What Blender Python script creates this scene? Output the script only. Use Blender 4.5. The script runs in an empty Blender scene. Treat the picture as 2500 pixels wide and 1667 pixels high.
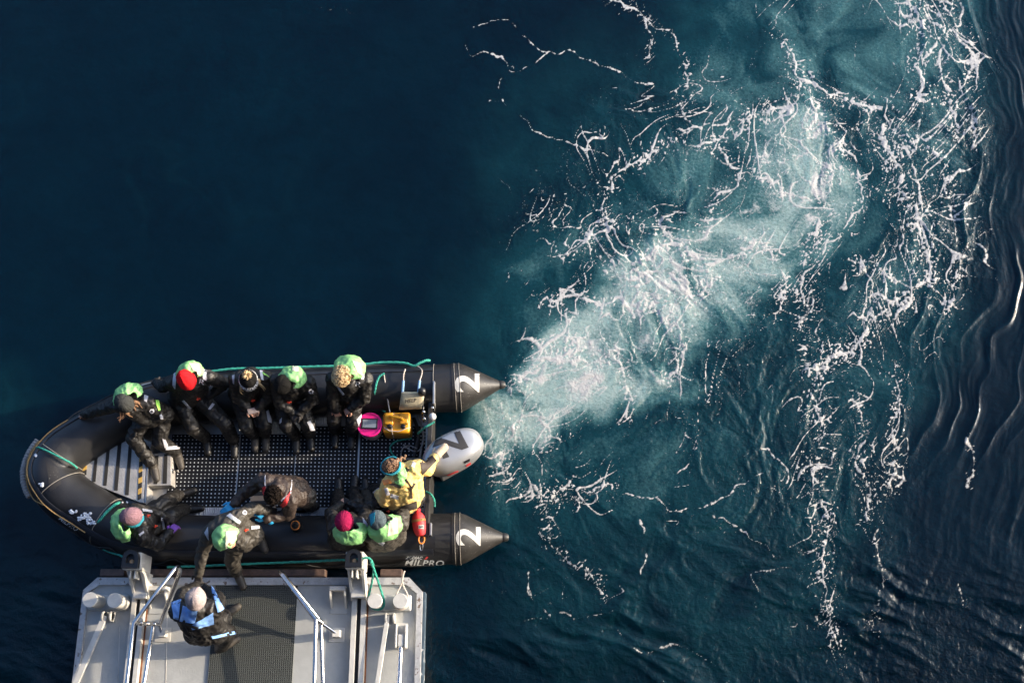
import bpy, bmesh, math, random
import numpy as np
from mathutils import Vector, Matrix, Quaternion, noise as mnoise
from mathutils.bvhtree import BVHTree

R = math.radians
random.seed(7)
SC = bpy.context.scene
COL = SC.collection

# ------------------------------------------------------------------ camera, world, sun, exposure
F_PX, CX, CY, CAM_H, TILT = 2700.0, 1250.0, 833.5, 13.7, R(18.4)
cd = bpy.data.cameras.new('camera')
cam = bpy.data.objects.new('camera', cd)
COL.objects.link(cam)
cd.sensor_width = 36.0
cd.lens = F_PX / 2500.0 * 36.0
cd.clip_start = 0.1
cd.clip_end = 6000.0
cam.location = (0, 0, CAM_H)
cam.rotation_euler = (TILT, 0, 0)
SC.camera = cam

SUN_EL, SUN_AZ = R(16.0), R(7.0)          # azimuth counted from +x towards +y
world = bpy.data.worlds.new('World')
SC.world = world
world.use_nodes = True
wn = world.node_tree
bg = wn.nodes['Background']
sky = wn.nodes.new('ShaderNodeTexSky')
sky.sky_type = 'NISHITA'
sky.sun_disc = False
sky.sun_elevation = SUN_EL
sky.sun_rotation = math.pi / 2 - SUN_AZ
sky.air_density = 0.8
sky.dust_density = 6.0
sky.ozone_density = 3.8
wn.links.new(sky.outputs[0], bg.inputs[0])
bg.inputs[1].default_value = 0.15
sl = bpy.data.lights.new('sun', 'SUN')
sl.energy = 2.4
sl.angle = R(0.5)
sl.color = (1.0, 0.84, 0.64)
sun = bpy.data.objects.new('sun', sl)
COL.objects.link(sun)
sd = Vector((math.cos(SUN_EL) * math.cos(SUN_AZ), math.cos(SUN_EL) * math.sin(SUN_AZ), math.sin(SUN_EL)))
sun.rotation_euler = sd.to_track_quat('Z', 'Y').to_euler()
sun.location = sd * 40
SC.view_settings.view_transform = 'Standard'
SC.view_settings.look = 'None'
SC.view_settings.gamma = 1.0
SC.view_settings.use_curve_mapping = False
SC.view_settings.exposure = 1.68
SC.render.engine = 'CYCLES'
SC.cycles.max_bounces = 6
SC.cycles.sample_clamp_indirect = 4.0
SC.cycles.use_denoising = True

# ------------------------------------------------------------------ measuring: photograph pixel + height above the water -> metres
C0 = Vector((0, 0, CAM_H))
_UP = Vector((0, math.cos(TILT), math.sin(TILT)))
_FW = Vector((0, math.sin(TILT), -math.cos(TILT)))


def ray(px, py):
    return Vector(((px - CX) / F_PX, 0, 0)) + _UP * ((CY - py) / F_PX) + _FW


def P(px, py, z=0.0):
    d = ray(px, py)
    return C0 + d * ((z - CAM_H) / d.z)


# ------------------------------------------------------------------ objects
def tag(o, label=None, cat=None, group=None, kind=None):
    if label: o['label'] = label
    if cat: o['category'] = cat
    if group: o['group'] = group
    if kind: o['kind'] = kind
    return o


def thing(name, loc, label, cat, group=None):
    o = bpy.data.objects.new(name, None)
    o.empty_display_size = 0.2
    COL.objects.link(o)
    o.location = loc
    return tag(o, label, cat, group)


def root_loc(o):
    v = Vector((0, 0, 0))
    while o is not None:
        v = v + Vector(o.location)
        o = o.parent
    return v


def link(name, me, parent=None, mat=None, smooth=True, label=None):
    """link a mesh given in world metres; under a parent it is moved into the parent's space"""
    if parent is not None:
        me.transform(Matrix.Translation(-root_loc(parent)))
    o = bpy.data.objects.new(name, me)
    COL.objects.link(o)
    o.parent = parent
    if mat is not None:
        for m in (mat if isinstance(mat, (list, tuple)) else [mat]):
            me.materials.append(m)
    if smooth:
        me.polygons.foreach_set('use_smooth', [True] * len(me.polygons))
    if label: o['label'] = label
    return o


def bm_obj(name, bm, parent=None, mat=None, smooth=False, label=None, angle=40):
    bmesh.ops.recalc_face_normals(bm, faces=bm.faces[:])
    me = bpy.data.meshes.new(name)
    if smooth and angle:
        for e in bm.edges:
            if len(e.link_faces) == 2 and e.calc_face_angle(0) > R(angle):
                e.smooth = False
    bm.to_mesh(me)
    bm.free()
    return link(name, me, parent, mat, smooth, label)


# ------------------------------------------------------------------ shapes into a bmesh
def frame(d, hint=Vector((0, 0, 1))):
    d = d.normalized()
    s = d.cross(hint)
    if s.length < 1e-4: s = d.cross(Vector((1, 0, 0)))
    s.normalize()
    return d, s, s.cross(d).normalized()


def ring_loft(bm, rings, close0=True, close1=True, cyclic=True):
    vs = [[bm.verts.new(p) for p in r] for r in rings]
    n = len(vs[0])
    for a, b in zip(vs[:-1], vs[1:]):
        for i in range(n if cyclic else n - 1):
            j = (i + 1) % n
            bm.faces.new((a[i], a[j], b[j], b[i]))
    if close0 and cyclic: bm.faces.new(list(reversed(vs[0])))
    if close1 and cyclic: bm.faces.new(vs[-1])
    return vs


def tube(bm, pts, rad, seg=10, caps=True):
    """a round bar along points; rad is a number or a list"""
    pts = [Vector(p) for p in pts]
    n = len(pts)
    rr = rad if isinstance(rad, (list, tuple)) else [rad] * n
    rings = []
    up = None
    for i, p in enumerate(pts):
        if i == 0: d = pts[1] - p
        elif i == n - 1: d = p - pts[i - 1]
        else: d = (pts[i + 1] - p).normalized() + (p - pts[i - 1]).normalized()
        if d.length < 1e-6: d = pts[min(i + 1, n - 1)] - pts[max(i - 1, 0)]
        d = d.normalized()
        if up is None:
            _, s, up = frame(d)
        s = d.cross(up)
        if s.length < 1e-4: _, s, up = frame(d)
        s.normalize()
        up = s.cross(d).normalized()
        rings.append([p + (s * math.cos(2 * math.pi * k / seg) + up * math.sin(2 * math.pi * k / seg)) * rr[i] for k in range(seg)])
    ring_loft(bm, rings, caps, caps)


def capsule(bm, p0, r0, p1, r1, seg=14):
    """tapered round-ended bar"""
    p0, p1 = Vector(p0), Vector(p1)
    d = p1 - p0
    if d.length < 1e-5: d = Vector((0, 0, 1e-3))
    d, s, u = frame(d)
    rings = []
    for a in (-80, -60, -35, -10):
        rings.append((p0 + d * (r0 * math.sin(R(a))), r0 * math.cos(R(a))))
    for a in (10, 35, 60, 80):
        rings.append((p1 + d * (r1 * math.sin(R(a))), r1 * math.cos(R(a))))
    ring_loft(bm, [[c + (s * math.cos(2 * math.pi * k / seg) + u * math.sin(2 * math.pi * k / seg)) * q for k in range(seg)] for c, q in rings])


def ellipsoid(bm, c, ax, rad, seg=18, rows=11):
    """ax: three axes, rad: three radii (pole along the third axis)"""
    c = Vector(c)
    rings = []
    for i in range(rows):
        a = -86 + 172 * i / (rows - 1)
        rings.append([c + ax[0] * (rad[0] * math.cos(R(a)) * math.cos(2 * math.pi * k / seg)) + ax[1] * (rad[1] * math.cos(R(a)) * math.sin(2 * math.pi * k / seg)) + ax[2] * (rad[2] * math.sin(R(a))) for k in range(seg)])
    ring_loft(bm, rings)


AX = (Vector((1, 0, 0)), Vector((0, 1, 0)), Vector((0, 0, 1)))


def box(bm, c, ax, half, bev=0.0):
    c = Vector(c)
    b2 = bmesh.new() if bev else bm
    vs = [b2.verts.new(c + ax[0] * (half[0] * x) + ax[1] * (half[1] * y) + ax[2] * (half[2] * z)) for x in (-1, 1) for y in (-1, 1) for z in (-1, 1)]
    for f in ((0, 1, 3, 2), (4, 6, 7, 5), (0, 4, 5, 1), (2, 3, 7, 6), (0, 2, 6, 4), (1, 5, 7, 3)):
        b2.faces.new([vs[i] for i in f])
    if bev:
        bmesh.ops.recalc_face_normals(b2, faces=b2.faces[:])
        bmesh.ops.bevel(b2, geom=b2.edges[:], offset=bev, segments=2, affect='EDGES', profile=0.5)
        merge(bm, b2)


def merge(bm, b2):
    me = bpy.data.meshes.new('tmp')
    b2.to_mesh(me)
    b2.free()
    bm.from_mesh(me)
    bpy.data.meshes.remove(me)


def prism(bm, pts, z0, z1, bev=0.0):
    """vertical prism over a list of (x, y) or vectors"""
    b2 = bmesh.new()
    a = [b2.verts.new((p[0], p[1], z0)) for p in pts]
    b = [b2.verts.new((p[0], p[1], z1)) for p in pts]
    n = len(pts)
    b2.faces.new(list(reversed(a)))
    b2.faces.new(b)
    for i in range(n):
        j = (i + 1) % n
        b2.faces.new((a[i], a[j], b[j], b[i]))
    bmesh.ops.recalc_face_normals(b2, faces=b2.faces[:])
    if bev:
        bmesh.ops.bevel(b2, geom=b2.edges[:], offset=bev, segments=2, affect='EDGES', profile=0.5)
    merge(bm, b2)


def beam(bm, p0, p1, w, h, hint=Vector((0, 0, 1)), bev=0.0):
    p0, p1 = Vector(p0), Vector(p1)
    d, s, u = frame(p1 - p0, hint)
    box(bm, (p0 + p1) / 2, (d, s, u), ((p1 - p0).length / 2, w / 2, h / 2), bev)


def lathe(bm, c, prof, seg=24, ax=AX):
    c = Vector(c)
    rings = [[c + ax[0] * (r * math.cos(2 * math.pi * k / seg)) + ax[1] * (r * math.sin(2 * math.pi * k / seg)) + ax[2] * z for k in range(seg)] for r, z in prof]
    ring_loft(bm, rings)


def spline(pts, n=8, closed=False):
    pts = [Vector(p) for p in pts]
    out = []
    m = len(pts)
    for i in range(m if closed else m - 1):
        if closed: a, b, c, d = pts[(i - 1) % m], pts[i], pts[(i + 1) % m], pts[(i + 2) % m]
        else: a, b, c, d = pts[max(i - 1, 0)], pts[i], pts[i + 1], pts[min(i + 2, m - 1)]
        for k in range(n):
            t = k / n
            out.append(0.5 * ((2 * b) + (c - a) * t + (2 * a - 5 * b + 4 * c - d) * t * t + (3 * b - a - 3 * c + d) * t ** 3))
    if not closed: out.append(pts[-1])
    return out


def remeshed(bm, voxel, smooth=4):
    """one continuous skin round overlapping shapes"""
    bmesh.ops.recalc_face_normals(bm, faces=bm.faces[:])
    me = bpy.data.meshes.new('tmp')
    bm.to_mesh(me)
    bm.free()
    o = bpy.data.objects.new('tmp', me)
    COL.objects.link(o)
    m = o.modifiers.new('r', 'REMESH')
    m.mode = 'VOXEL'
    m.voxel_size = voxel
    if smooth:
        s = o.modifiers.new('s', 'SMOOTH')
        s.factor = 0.5
        s.iterations = smooth
    dg = bpy.context.evaluated_depsgraph_get()
    out = bpy.data.meshes.new_from_object(o.evaluated_get(dg))
    bpy.data.objects.remove(o)
    bpy.data.meshes.remove(me)
    return out


def wrinkle(me, amp, scale, seed=0.0, stretch=(1, 1, 1), ridged=True):
    off = Vector((seed * 3.17, seed * 1.31, seed * 7.7))
    nn = [Vector(v.normal) for v in me.vertices]
    for v, nv in zip(me.vertices, nn):
        q = Vector((v.co.x * stretch[0], v.co.y * stretch[1], v.co.z * stretch[2])) / scale
        w = mnoise.noise_vector(q * 0.5 + off) * 0.7
        a = mnoise.noise(q + w + off)
        if ridged: a = 0.55 - abs(a) * 2.2
        b = mnoise.noise(q * 2.3 + w * 2 - off)
        v.co += nv * (amp * (a + 0.45 * b))


def bvh_of(obj):
    me = obj.data
    off = root_loc(obj)
    return BVHTree.FromPolygons([v.co + off for v in me.vertices], [tuple(p.vertices) for p in me.polygons])


def onto(bvhs, px, py, lift=0.004):
    """the point of a surface that is seen at a pixel of the photograph, lifted off along its normal"""
    d = ray(px, py).normalized()
    best = None
    for b in bvhs:
        h = b.ray_cast(C0, d)
        if h[0] is not None and (best is None or h[3] < best[2]):
            best = (h[0], h[1], h[3])
    if best is None: return None
    n = best[1]
    if n.dot(d) > 0: n = -n
    return best[0] + n * lift, n


def patch(name, bvhs, quad, mat, parent, lift=0.004, nu=5, nv=5, label=None):
    """a strip of cloth or tape lying on a surface; quad = four corners in pixels"""
    bm = bmesh.new()
    g = {}
    q = [Vector((a[0], a[1])) for a in quad]
    last = None
    for i in range(nu + 1):
        for j in range(nv + 1):
            u, v = i / nu, j / nv
            w = q[0] * (1 - u) * (1 - v) + q[1] * u * (1 - v) + q[2] * u * v + q[3] * (1 - u) * v
            h = onto(bvhs, w.x, w.y, lift)
            if h is None: continue
            g[i, j] = (bm.verts.new(h[0]), bm.verts.new(h[0] - h[1] * (lift + 0.004)))
    for i in range(nu):
        for j in range(nv):
            k = [(i, j), (i + 1, j), (i + 1, j + 1), (i, j + 1)]
            if all(a in g for a in k):
                t = [g[a][0].co for a in k]
                if max((t[a] - t[(a + 1) % 4]).length for a in range(4)) > 0.13: continue
                bm.faces.new([g[a][0] for a in k])
    for v in [v for v in bm.verts if not v.link_faces]: bm.verts.remove(v)
    if not bm.faces:
        bm.free()
        return None
    bmesh.ops.recalc_face_normals(bm, faces=bm.faces[:])
    r = bmesh.ops.solidify(bm, geom=bm.faces[:], thickness=0.003)
    return bm_obj(name, bm, parent, mat, True, label)


def text_mesh(s, shear=0.0, bold=0.0, spacing=1.0):
    cu = bpy.data.curves.new('txt', 'FONT')
    cu.body = s
    cu.shear = shear
    cu.offset = bold
    cu.space_character = spacing
    cu.align_x = 'CENTER'
    cu.align_y = 'CENTER'
    cu.resolution_u = 4
    o = bpy.data.objects.new('txt', cu)
    COL.objects.link(o)
    dg = bpy.context.evaluated_depsgraph_get()
    me = bpy.data.meshes.new_from_object(o.evaluated_get(dg))
    bpy.data.objects.remove(o)
    bpy.data.curves.remove(cu)
    return me


def lettering(name, s, bvhs, centre, right, up, mat, parent, shear=0.0, bold=0.0, lift=0.004, spacing=1.0, cuts=0, label=None):
    """flat print on a surface: text fitted so that its box spans right (px vector, full width) and up (px vector, full height)"""
    me = text_mesh(s, shear, bold, spacing)
    bm = bmesh.new()
    bm.from_mesh(me)
    bpy.data.meshes.remove(me)
    xs = [v.co.x for v in bm.verts]
    ys = [v.co.y for v in bm.verts]
    x0, x1, y0, y1 = min(xs), max(xs), min(ys), max(ys)
    bmesh.ops.triangulate(bm, faces=bm.faces[:])
    for _ in range(cuts):
        bmesh.ops.subdivide_edges(bm, edges=[e for e in bm.edges if e.calc_length() > 0.12], cuts=1)
        bmesh.ops.triangulate(bm, faces=bm.faces[:])
    bad = []
    for v in bm.verts:
        a, b = (v.co.x - x0) / (x1 - x0) - 0.5, (v.co.y - y0) / (y1 - y0) - 0.5
        h = onto(bvhs, centre[0] + right[0] * a + up[0] * b, centre[1] + right[1] * a + up[1] * b, lift)
        if h is None: bad.append(v)
        else: v.co = h[0]
    for v in bad: bm.verts.remove(v)
    return bm_obj(name, bm, parent, mat, False, label)


# ------------------------------------------------------------------ materials
def node(nt, t, **kw):
    n = nt.nodes.new(t)
    for k, v in kw.items():
        if k in n.inputs: n.inputs[k].default_value = v
        else: setattr(n, k, v)
    return n


def mat(name, col, rough=0.6, metal=0.0, var=0.15, vscale=6.0, bump=0.0, bscale=60.0, bdist=0.01, spec=0.5, speck=None, col2=None, fuzz=0.0):
    """principled surface with uneven colour, uneven gloss and fine relief"""
    m = bpy.data.materials.new(name)
    m.use_nodes = True
    nt = m.node_tree
    b = nt.nodes['Principled BSDF']
    L = nt.links.new
    tc = node(nt, 'ShaderNodeTexCoord')
    nz = node(nt, 'ShaderNodeTexNoise', Scale=vscale, Detail=5.0, Roughness=0.62)
    L(tc.outputs['Object'], nz.inputs['Vector'])
    mx = node(nt, 'ShaderNodeMix', data_type='RGBA')
    c1 = [max(0, c * (1 - var)) for c in col] + [1]
    c2 = (list(col2) + [1]) if col2 else [min(1, c * (1 + var)) for c in col] + [1]
    mr = node(nt, 'ShaderNodeMapRange')
    mr.inputs[1].default_value, mr.inputs[2].default_value = 0.3, 0.7
    L(nz.outputs[0], mr.inputs[0])
    mx.inputs[6].default_value, mx.inputs[7].default_value = c1, c2
    L(mr.outputs[0], mx.inputs[0])
    out = mx.outputs[2]
    if speck:
        vo = node(nt, 'ShaderNodeTexNoise', Scale=speck[1], Detail=2.0)
        L(tc.outputs['Object'], vo.inputs['Vector'])
        m2 = node(nt, 'ShaderNodeMapRange')
        m2.inputs[1].default_value, m2.inputs[2].default_value = speck[2], speck[2] + 0.06
        L(vo.outputs[0], m2.inputs[0])
        mx2 = node(nt, 'ShaderNodeMix', data_type='RGBA')
        L(m2.outputs[0], mx2.inputs[0])
        L(out, mx2.inputs[6])
        mx2.inputs[7].default_value = list(speck[0]) + [1]
        out = mx2.outputs[2]
    L(out, b.inputs['Base Color'])
    rr = node(nt, 'ShaderNodeMapRange')
    rr.inputs[3].default_value, rr.inputs[4].default_value = max(0.02, rough - 0.12), min(1, rough + 0.12)
    L(nz.outputs[0], rr.inputs[0])
    L(rr.outputs[0], b.inputs['Roughness'])
    b.inputs['Metallic'].default_value = metal
    b.inputs['Specular IOR Level'].default_value = spec
    if fuzz:
        b.inputs['Sheen Weight'].default_value = fuzz
        b.inputs['Sheen Roughness'].default_value = 0.5
    if bump:
        bn = node(nt, 'ShaderNodeTexNoise', Scale=bscale, Detail=4.0, Roughness=0.6)
        L(tc.outputs['Object'], bn.inputs['Vector'])
        bp = node(nt, 'ShaderNodeBump', Strength=bump, Distance=bdist)
        L(bn.outputs[0], bp.inputs['Height'])
        L(bp.outputs[0], b.inputs['Normal'])
    return m


M = {}
# ------------------------------------------------------------------ the sea
_PERM = np.random.RandomState(11).permutation(256)
_PERM = np.concatenate([_PERM, _PERM, _PERM])
_GA = np.random.RandomState(5).rand(256) * 2 * np.pi
_GX, _GY = np.cos(_GA).astype(np.float32), np.sin(_GA).astype(np.float32)


def pn(x, y, seed=0):
    """gradient noise, about -0.7..0.7"""
    x = x + seed * 17.31
    y = y + seed * 9.77
    xi, yi = np.floor(x).astype(np.int32), np.floor(y).astype(np.int32)
    xf, yf = (x - xi).astype(np.float32), (y - yi).astype(np.float32)
    xi &= 255
    yi &= 255
    u = xf * xf * xf * (xf * (xf * 6 - 15) + 10)
    v = yf * yf * yf * (yf * (yf * 6 - 15) + 10)

    def g(ix, iy, fx, fy):
        h = _PERM[_PERM[ix & 255] + (iy & 255)]
        return _GX[h] * fx + _GY[h] * fy
    a, b = g(xi, yi, xf, yf), g(xi + 1, yi, xf - 1, yf)
    c, d = g(xi, yi + 1, xf, yf - 1), g(xi + 1, yi + 1, xf - 1, yf - 1)
    return (a + (b - a) * u) * (1 - v) + (c + (d - c) * u) * v


def fbm(x, y, seed, oct=3):
    t = pn(x, y, seed)
    a = 0.5
    for k in range(1, oct):
        t = t + a * pn(x * 2 ** k, y * 2 ** k, seed + k * 3)
        a *= 0.5
    return t


def sst(a, b, x):
    t = np.clip((x - a) / (b - a), 0, 1)
    return t * t * (3 - 2 * t)


def seg_dist(u, v, pts, near):
    """distance to a polyline, and how far along it, worked out only near it"""
    d = np.full(u.shape, 1e4, np.float32)
    al = np.zeros(u.shape, np.float32)
    tot = 0.0
    for (ax, ay), (bx, by) in zip(pts[:-1], pts[1:]):
        ln = math.hypot(bx - ax, by - ay) + 1e-6
        m = np.nonzero((u > min(ax, bx) - near) & (u < max(ax, bx) + near) & (v > min(ay, by) - near) & (v < max(ay, by) + near))
        uu, vv = u[m], v[m]
        t = np.clip(((uu - ax) * (bx - ax) + (vv - ay) * (by - ay)) / ln ** 2, 0, 1)
        q = np.hypot(uu - ax - t * (bx - ax), vv - ay - t * (by - ay))
        old = d[m]
        al[m] = np.where(q < old, tot + t * ln, al[m])
        d[m] = np.minimum(old, q)
        tot += ln
    return d, al


def spline2(p, n=5):
    q = []
    for i in range(len(p) - 1):
        a, b, c, d = p[max(i - 1, 0)], p[i], p[i + 1], p[min(i + 2, len(p) - 1)]
        for k in range(n):
            t = k / n
            q.append(tuple(.5 * (2 * b[j] + (c[j] - a[j]) * t + (2 * a[j] - 5 * b[j] + 4 * c[j] - d[j]) * t * t + (3 * b[j] - a[j] - 3 * c[j] + d[j]) * t ** 3) for j in (0, 1)))
    return q + [p[-1]]


def blob(u, v, pts):
    """soft union of (x, y, radius, weight) strung along a path"""
    out = np.zeros(u.shape, np.float32)
    for (ax, ay, ar, aw), (bx, by, br, bw) in zip(pts[:-1], pts[1:]):
        ln2 = (bx - ax) ** 2 + (by - ay) ** 2 + 1e-6
        t = np.clip(((u - ax) * (bx - ax) + (v - ay) * (by - ay)) / ln2, 0, 1)
        r = ar + (br - ar) * t
        q = np.hypot(u - ax - t * (bx - ax), v - ay - t * (by - ay)) / r
        out = np.maximum(out, (aw + (bw - aw) * t) * (1 - sst(0.25, 1.15, q)))
    return out


# main foam strands of the wake: (points, half width, strength, beading), in the overview's scale
K = 2500 / 2352.0
STRANDS = [
    ([(1110, 120), (1150, 135), (1185, 165), (1215, 150), (1250, 125), (1290, 122), (1320, 120), (1360, 140), (1400, 160), (1440, 180), (1500, 195)], 2.4, .9, 1),
    ([(1090, 60), (1120, 50), (1160, 45), (1185, 60), (1220, 100), (1250, 125)], 2.0, .8, 1),
    ([(1150, 230), (1190, 265), (1230, 295), (1270, 320), (1320, 335), (1360, 350), (1400, 360)], 2.2, .85, 1),
    ([(1120, 235), (1150, 230), (1142, 200), (1175, 150), (1185, 165)], 1.6, .6, 1),
    ([(1060, 80), (1080, 130), (1110, 120)], 1.4, .5, 1),
    ([(1395, -5), (1440, 15), (1480, 40), (1500, 55), (1530, 70)], 3.2, .95, .8),
    ([(1480, 45), (1500, 90), (1485, 125)], 4, .7, .6),
    ([(1530, 70), (1560, 120), (1580, 190), (1560, 240), (1590, 290), (1545, 330)], 3.0, .6, .9),
    ([(2020, 250), (1960, 235), (1900, 215), (1870, 195), (1840, 180), (1820, 130), (1800, 90)], 3.5, .95, .35),
    ([(1840, 180), (1830, 230), (1790, 250), (1720, 270), (1700, 300), (1690, 330)], 3.5, .9, .3),
    ([(1860, 215), (1880, 270), (1930, 330), (1960, 370), (1985, 440), (1960, 500), (1930, 540), (1890, 560), (1870, 520), (1890, 470), (1870, 440), (1900, 400)], 5.0, 1, .1),
    ([(1620, 510), (1640, 460), (1690, 430), (1700, 400), (1760, 410), (1800, 440), (1860, 460)], 3.4, .85, .3),
    ([(1290, 590), (1350, 550), (1400, 520), (1380, 470), (1420, 400), (1460, 380), (1500, 350), (1560, 330), (1620, 330), (1700, 300)], 3.6, .9, .6),
    ([(1480, 600), (1530, 560), (1580, 580), (1620, 620), (1620, 660), (1590, 690), (1560, 640), (1500, 620), (1450, 640), (1400, 600)], 4.6, 1, .1),
    ([(1620, 620), (1680, 580), (1740, 560), (1780, 590), (1800, 640), (1790, 690)], 4.0, .85, .3),
    ([(1260, 700), (1320, 680), (1380, 700), (1420, 690), (1460, 720), (1500, 690), (1530, 720), (1560, 760), (1555, 830), (1540, 870)], 4.2, 1, .2),
    ([(1180, 890), (1230, 850), (1290, 820), (1340, 790), (1380, 810), (1370, 850), (1330, 830)], 6.0, 1, .1),
    ([(1160, 1050), (1180, 980), (1230, 950), (1260, 990), (1240, 1030)], 4.0, .8, .4),
    ([(1160, 1050), (1150, 1090), (1180, 1120), (1220, 1140), (1280, 1130), (1310, 1100)], 3.2, .75, .6),
    ([(1430, 960), (1440, 920), (1430, 850), (1390, 800)], 3.4, .8, .2),
    ([(1310, 720), (1290, 770), (1250, 790), (1240, 830)], 4.5, .9, .3),
    ([(1330, 640), (1290, 690), (1300, 740)], 4, .8, .4),
    ([(1650, 340), (1690, 390), (1740, 360), (1800, 380), (1860, 350)], 3.2, .8, .3),
    ([(1560, 480), (1520, 510), (1540, 560)], 3.2, .8, .3),
    ([(1900, 560), (1870, 610), (1840, 640), (1850, 700)], 5, .8, .2),
    ([(2080, -5), (2120, 60), (2150, 110), (2100, 150), (2120, 190), (2110, 230)], 7.5, 1, .25),
    ([(2170, 20), (2200, 80), (2230, 140), (2210, 200)], 5, .8, .4),
    ([(2130, 30), (2170, 90), (2160, 150), (2180, 220), (2200, 290)], 6, .9, .5),
    ([(2030, 290), (2040, 340), (2070, 390), (2060, 440), (2100, 480), (2120, 560), (2130, 620), (2110, 660)], 9.0, 1, .2),
    ([(2040, 300), (2080, 350), (2110, 420), (2120, 500), (2140, 600)], 6, .9, .35),
    ([(2140, 340), (2170, 420), (2190, 520), (2200, 620), (2180, 720)], 5, .75, .8),
    ([(2200, 180), (2230, 260), (2250, 340)], 3, .7, .5),
    ([(2110, 660), (2060, 700), (2000, 740), (1980, 780), (1900, 830), (1870, 850)], 8.5, .95, .45),
    ([(1870, 840), (1870, 920), (1890, 1000), (1860, 1060), (1880, 1120), (1900, 1200), (1890, 1300), (1900, 1400), (1930, 1500)], 5.5, .85, .5),
    ([(1940, 600), (2010, 610), (2050, 640), (2100, 665)], 3.4, .85, .4),
    ([(1860, 560), (1850, 620), (1870, 680), (1840, 740), (1850, 800), (1850, 860)], 3.6, .8, .5),
    ([(2060, 850), (2060, 940), (2050, 1000), (2060, 1060), (2040, 1120)], 4.2, .85, .5),
    ([(1960, 920), (1990, 990), (1970, 1060), (2000, 1130), (1990, 1200)], 4.2, .75, .7),
    ([(2040, 1130), (2010, 1230), (2030, 1330), (2000, 1440)], 3.4, .5, .8),
    ([(2220, 1010), (2233, 1060), (2225, 1120)], 4.0, .6, .2),
    ([(2200, 1340), (2215, 1390)], 3.0, .5, .2),
    ([(1270, 1140), (1320, 1150), (1350, 1130), (1400, 1110)], 2.8, .8, .5),
    ([(1440, 1130), (1500, 1150), (1560, 1170), (1640, 1150), (1700, 1110), (1760, 1090)], 2.4, .75, .9),
    ([(1210, 1310), (1225, 1380), (1260, 1420), (1200, 1425)], 2.6, .7, .8),
    ([(1250, 1170), (1260, 1230), (1300, 1280), (1360, 1320), (1380, 1370)], 2.8, .8, .6),
    ([(1470, 1200), (1490, 1280), (1450, 1340)], 2.4, .7, .8),
    ([(1640, 1180), (1700, 1215), (1760, 1260), (1800, 1290)], 2.4, .7, .7),
    ([(1270, 1400), (1340, 1420), (1400, 1400)], 2.4, .6, .8),
    ([(1560, 1090), (1600, 1030), (1570, 990)], 2.6, .75, .5),
    ([(1680, 1060), (1740, 1030), (1800, 1070), (1810, 1110)], 2.6, .75, .6),
    ([(1420, 1440), (1480, 1500), (1560, 1480), (1640, 1530)], 2.6, .6, .8),
    ([(1140, 400), (1160, 430), (1175, 455)], 1.6, .45, .3),
    ([(170, 340), (190, 305), (215, 290)], 1.2, .3, .6),
    ([(150, 615), (200, 590), (262, 530)], 1.0, .22, .6),
    ([(500, 790), (512, 700), (520, 640)], 1.0, .2, .5),
    ([(720, 20), (790, 25), (850, 45)], 1.2, .35, 1),
]


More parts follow.
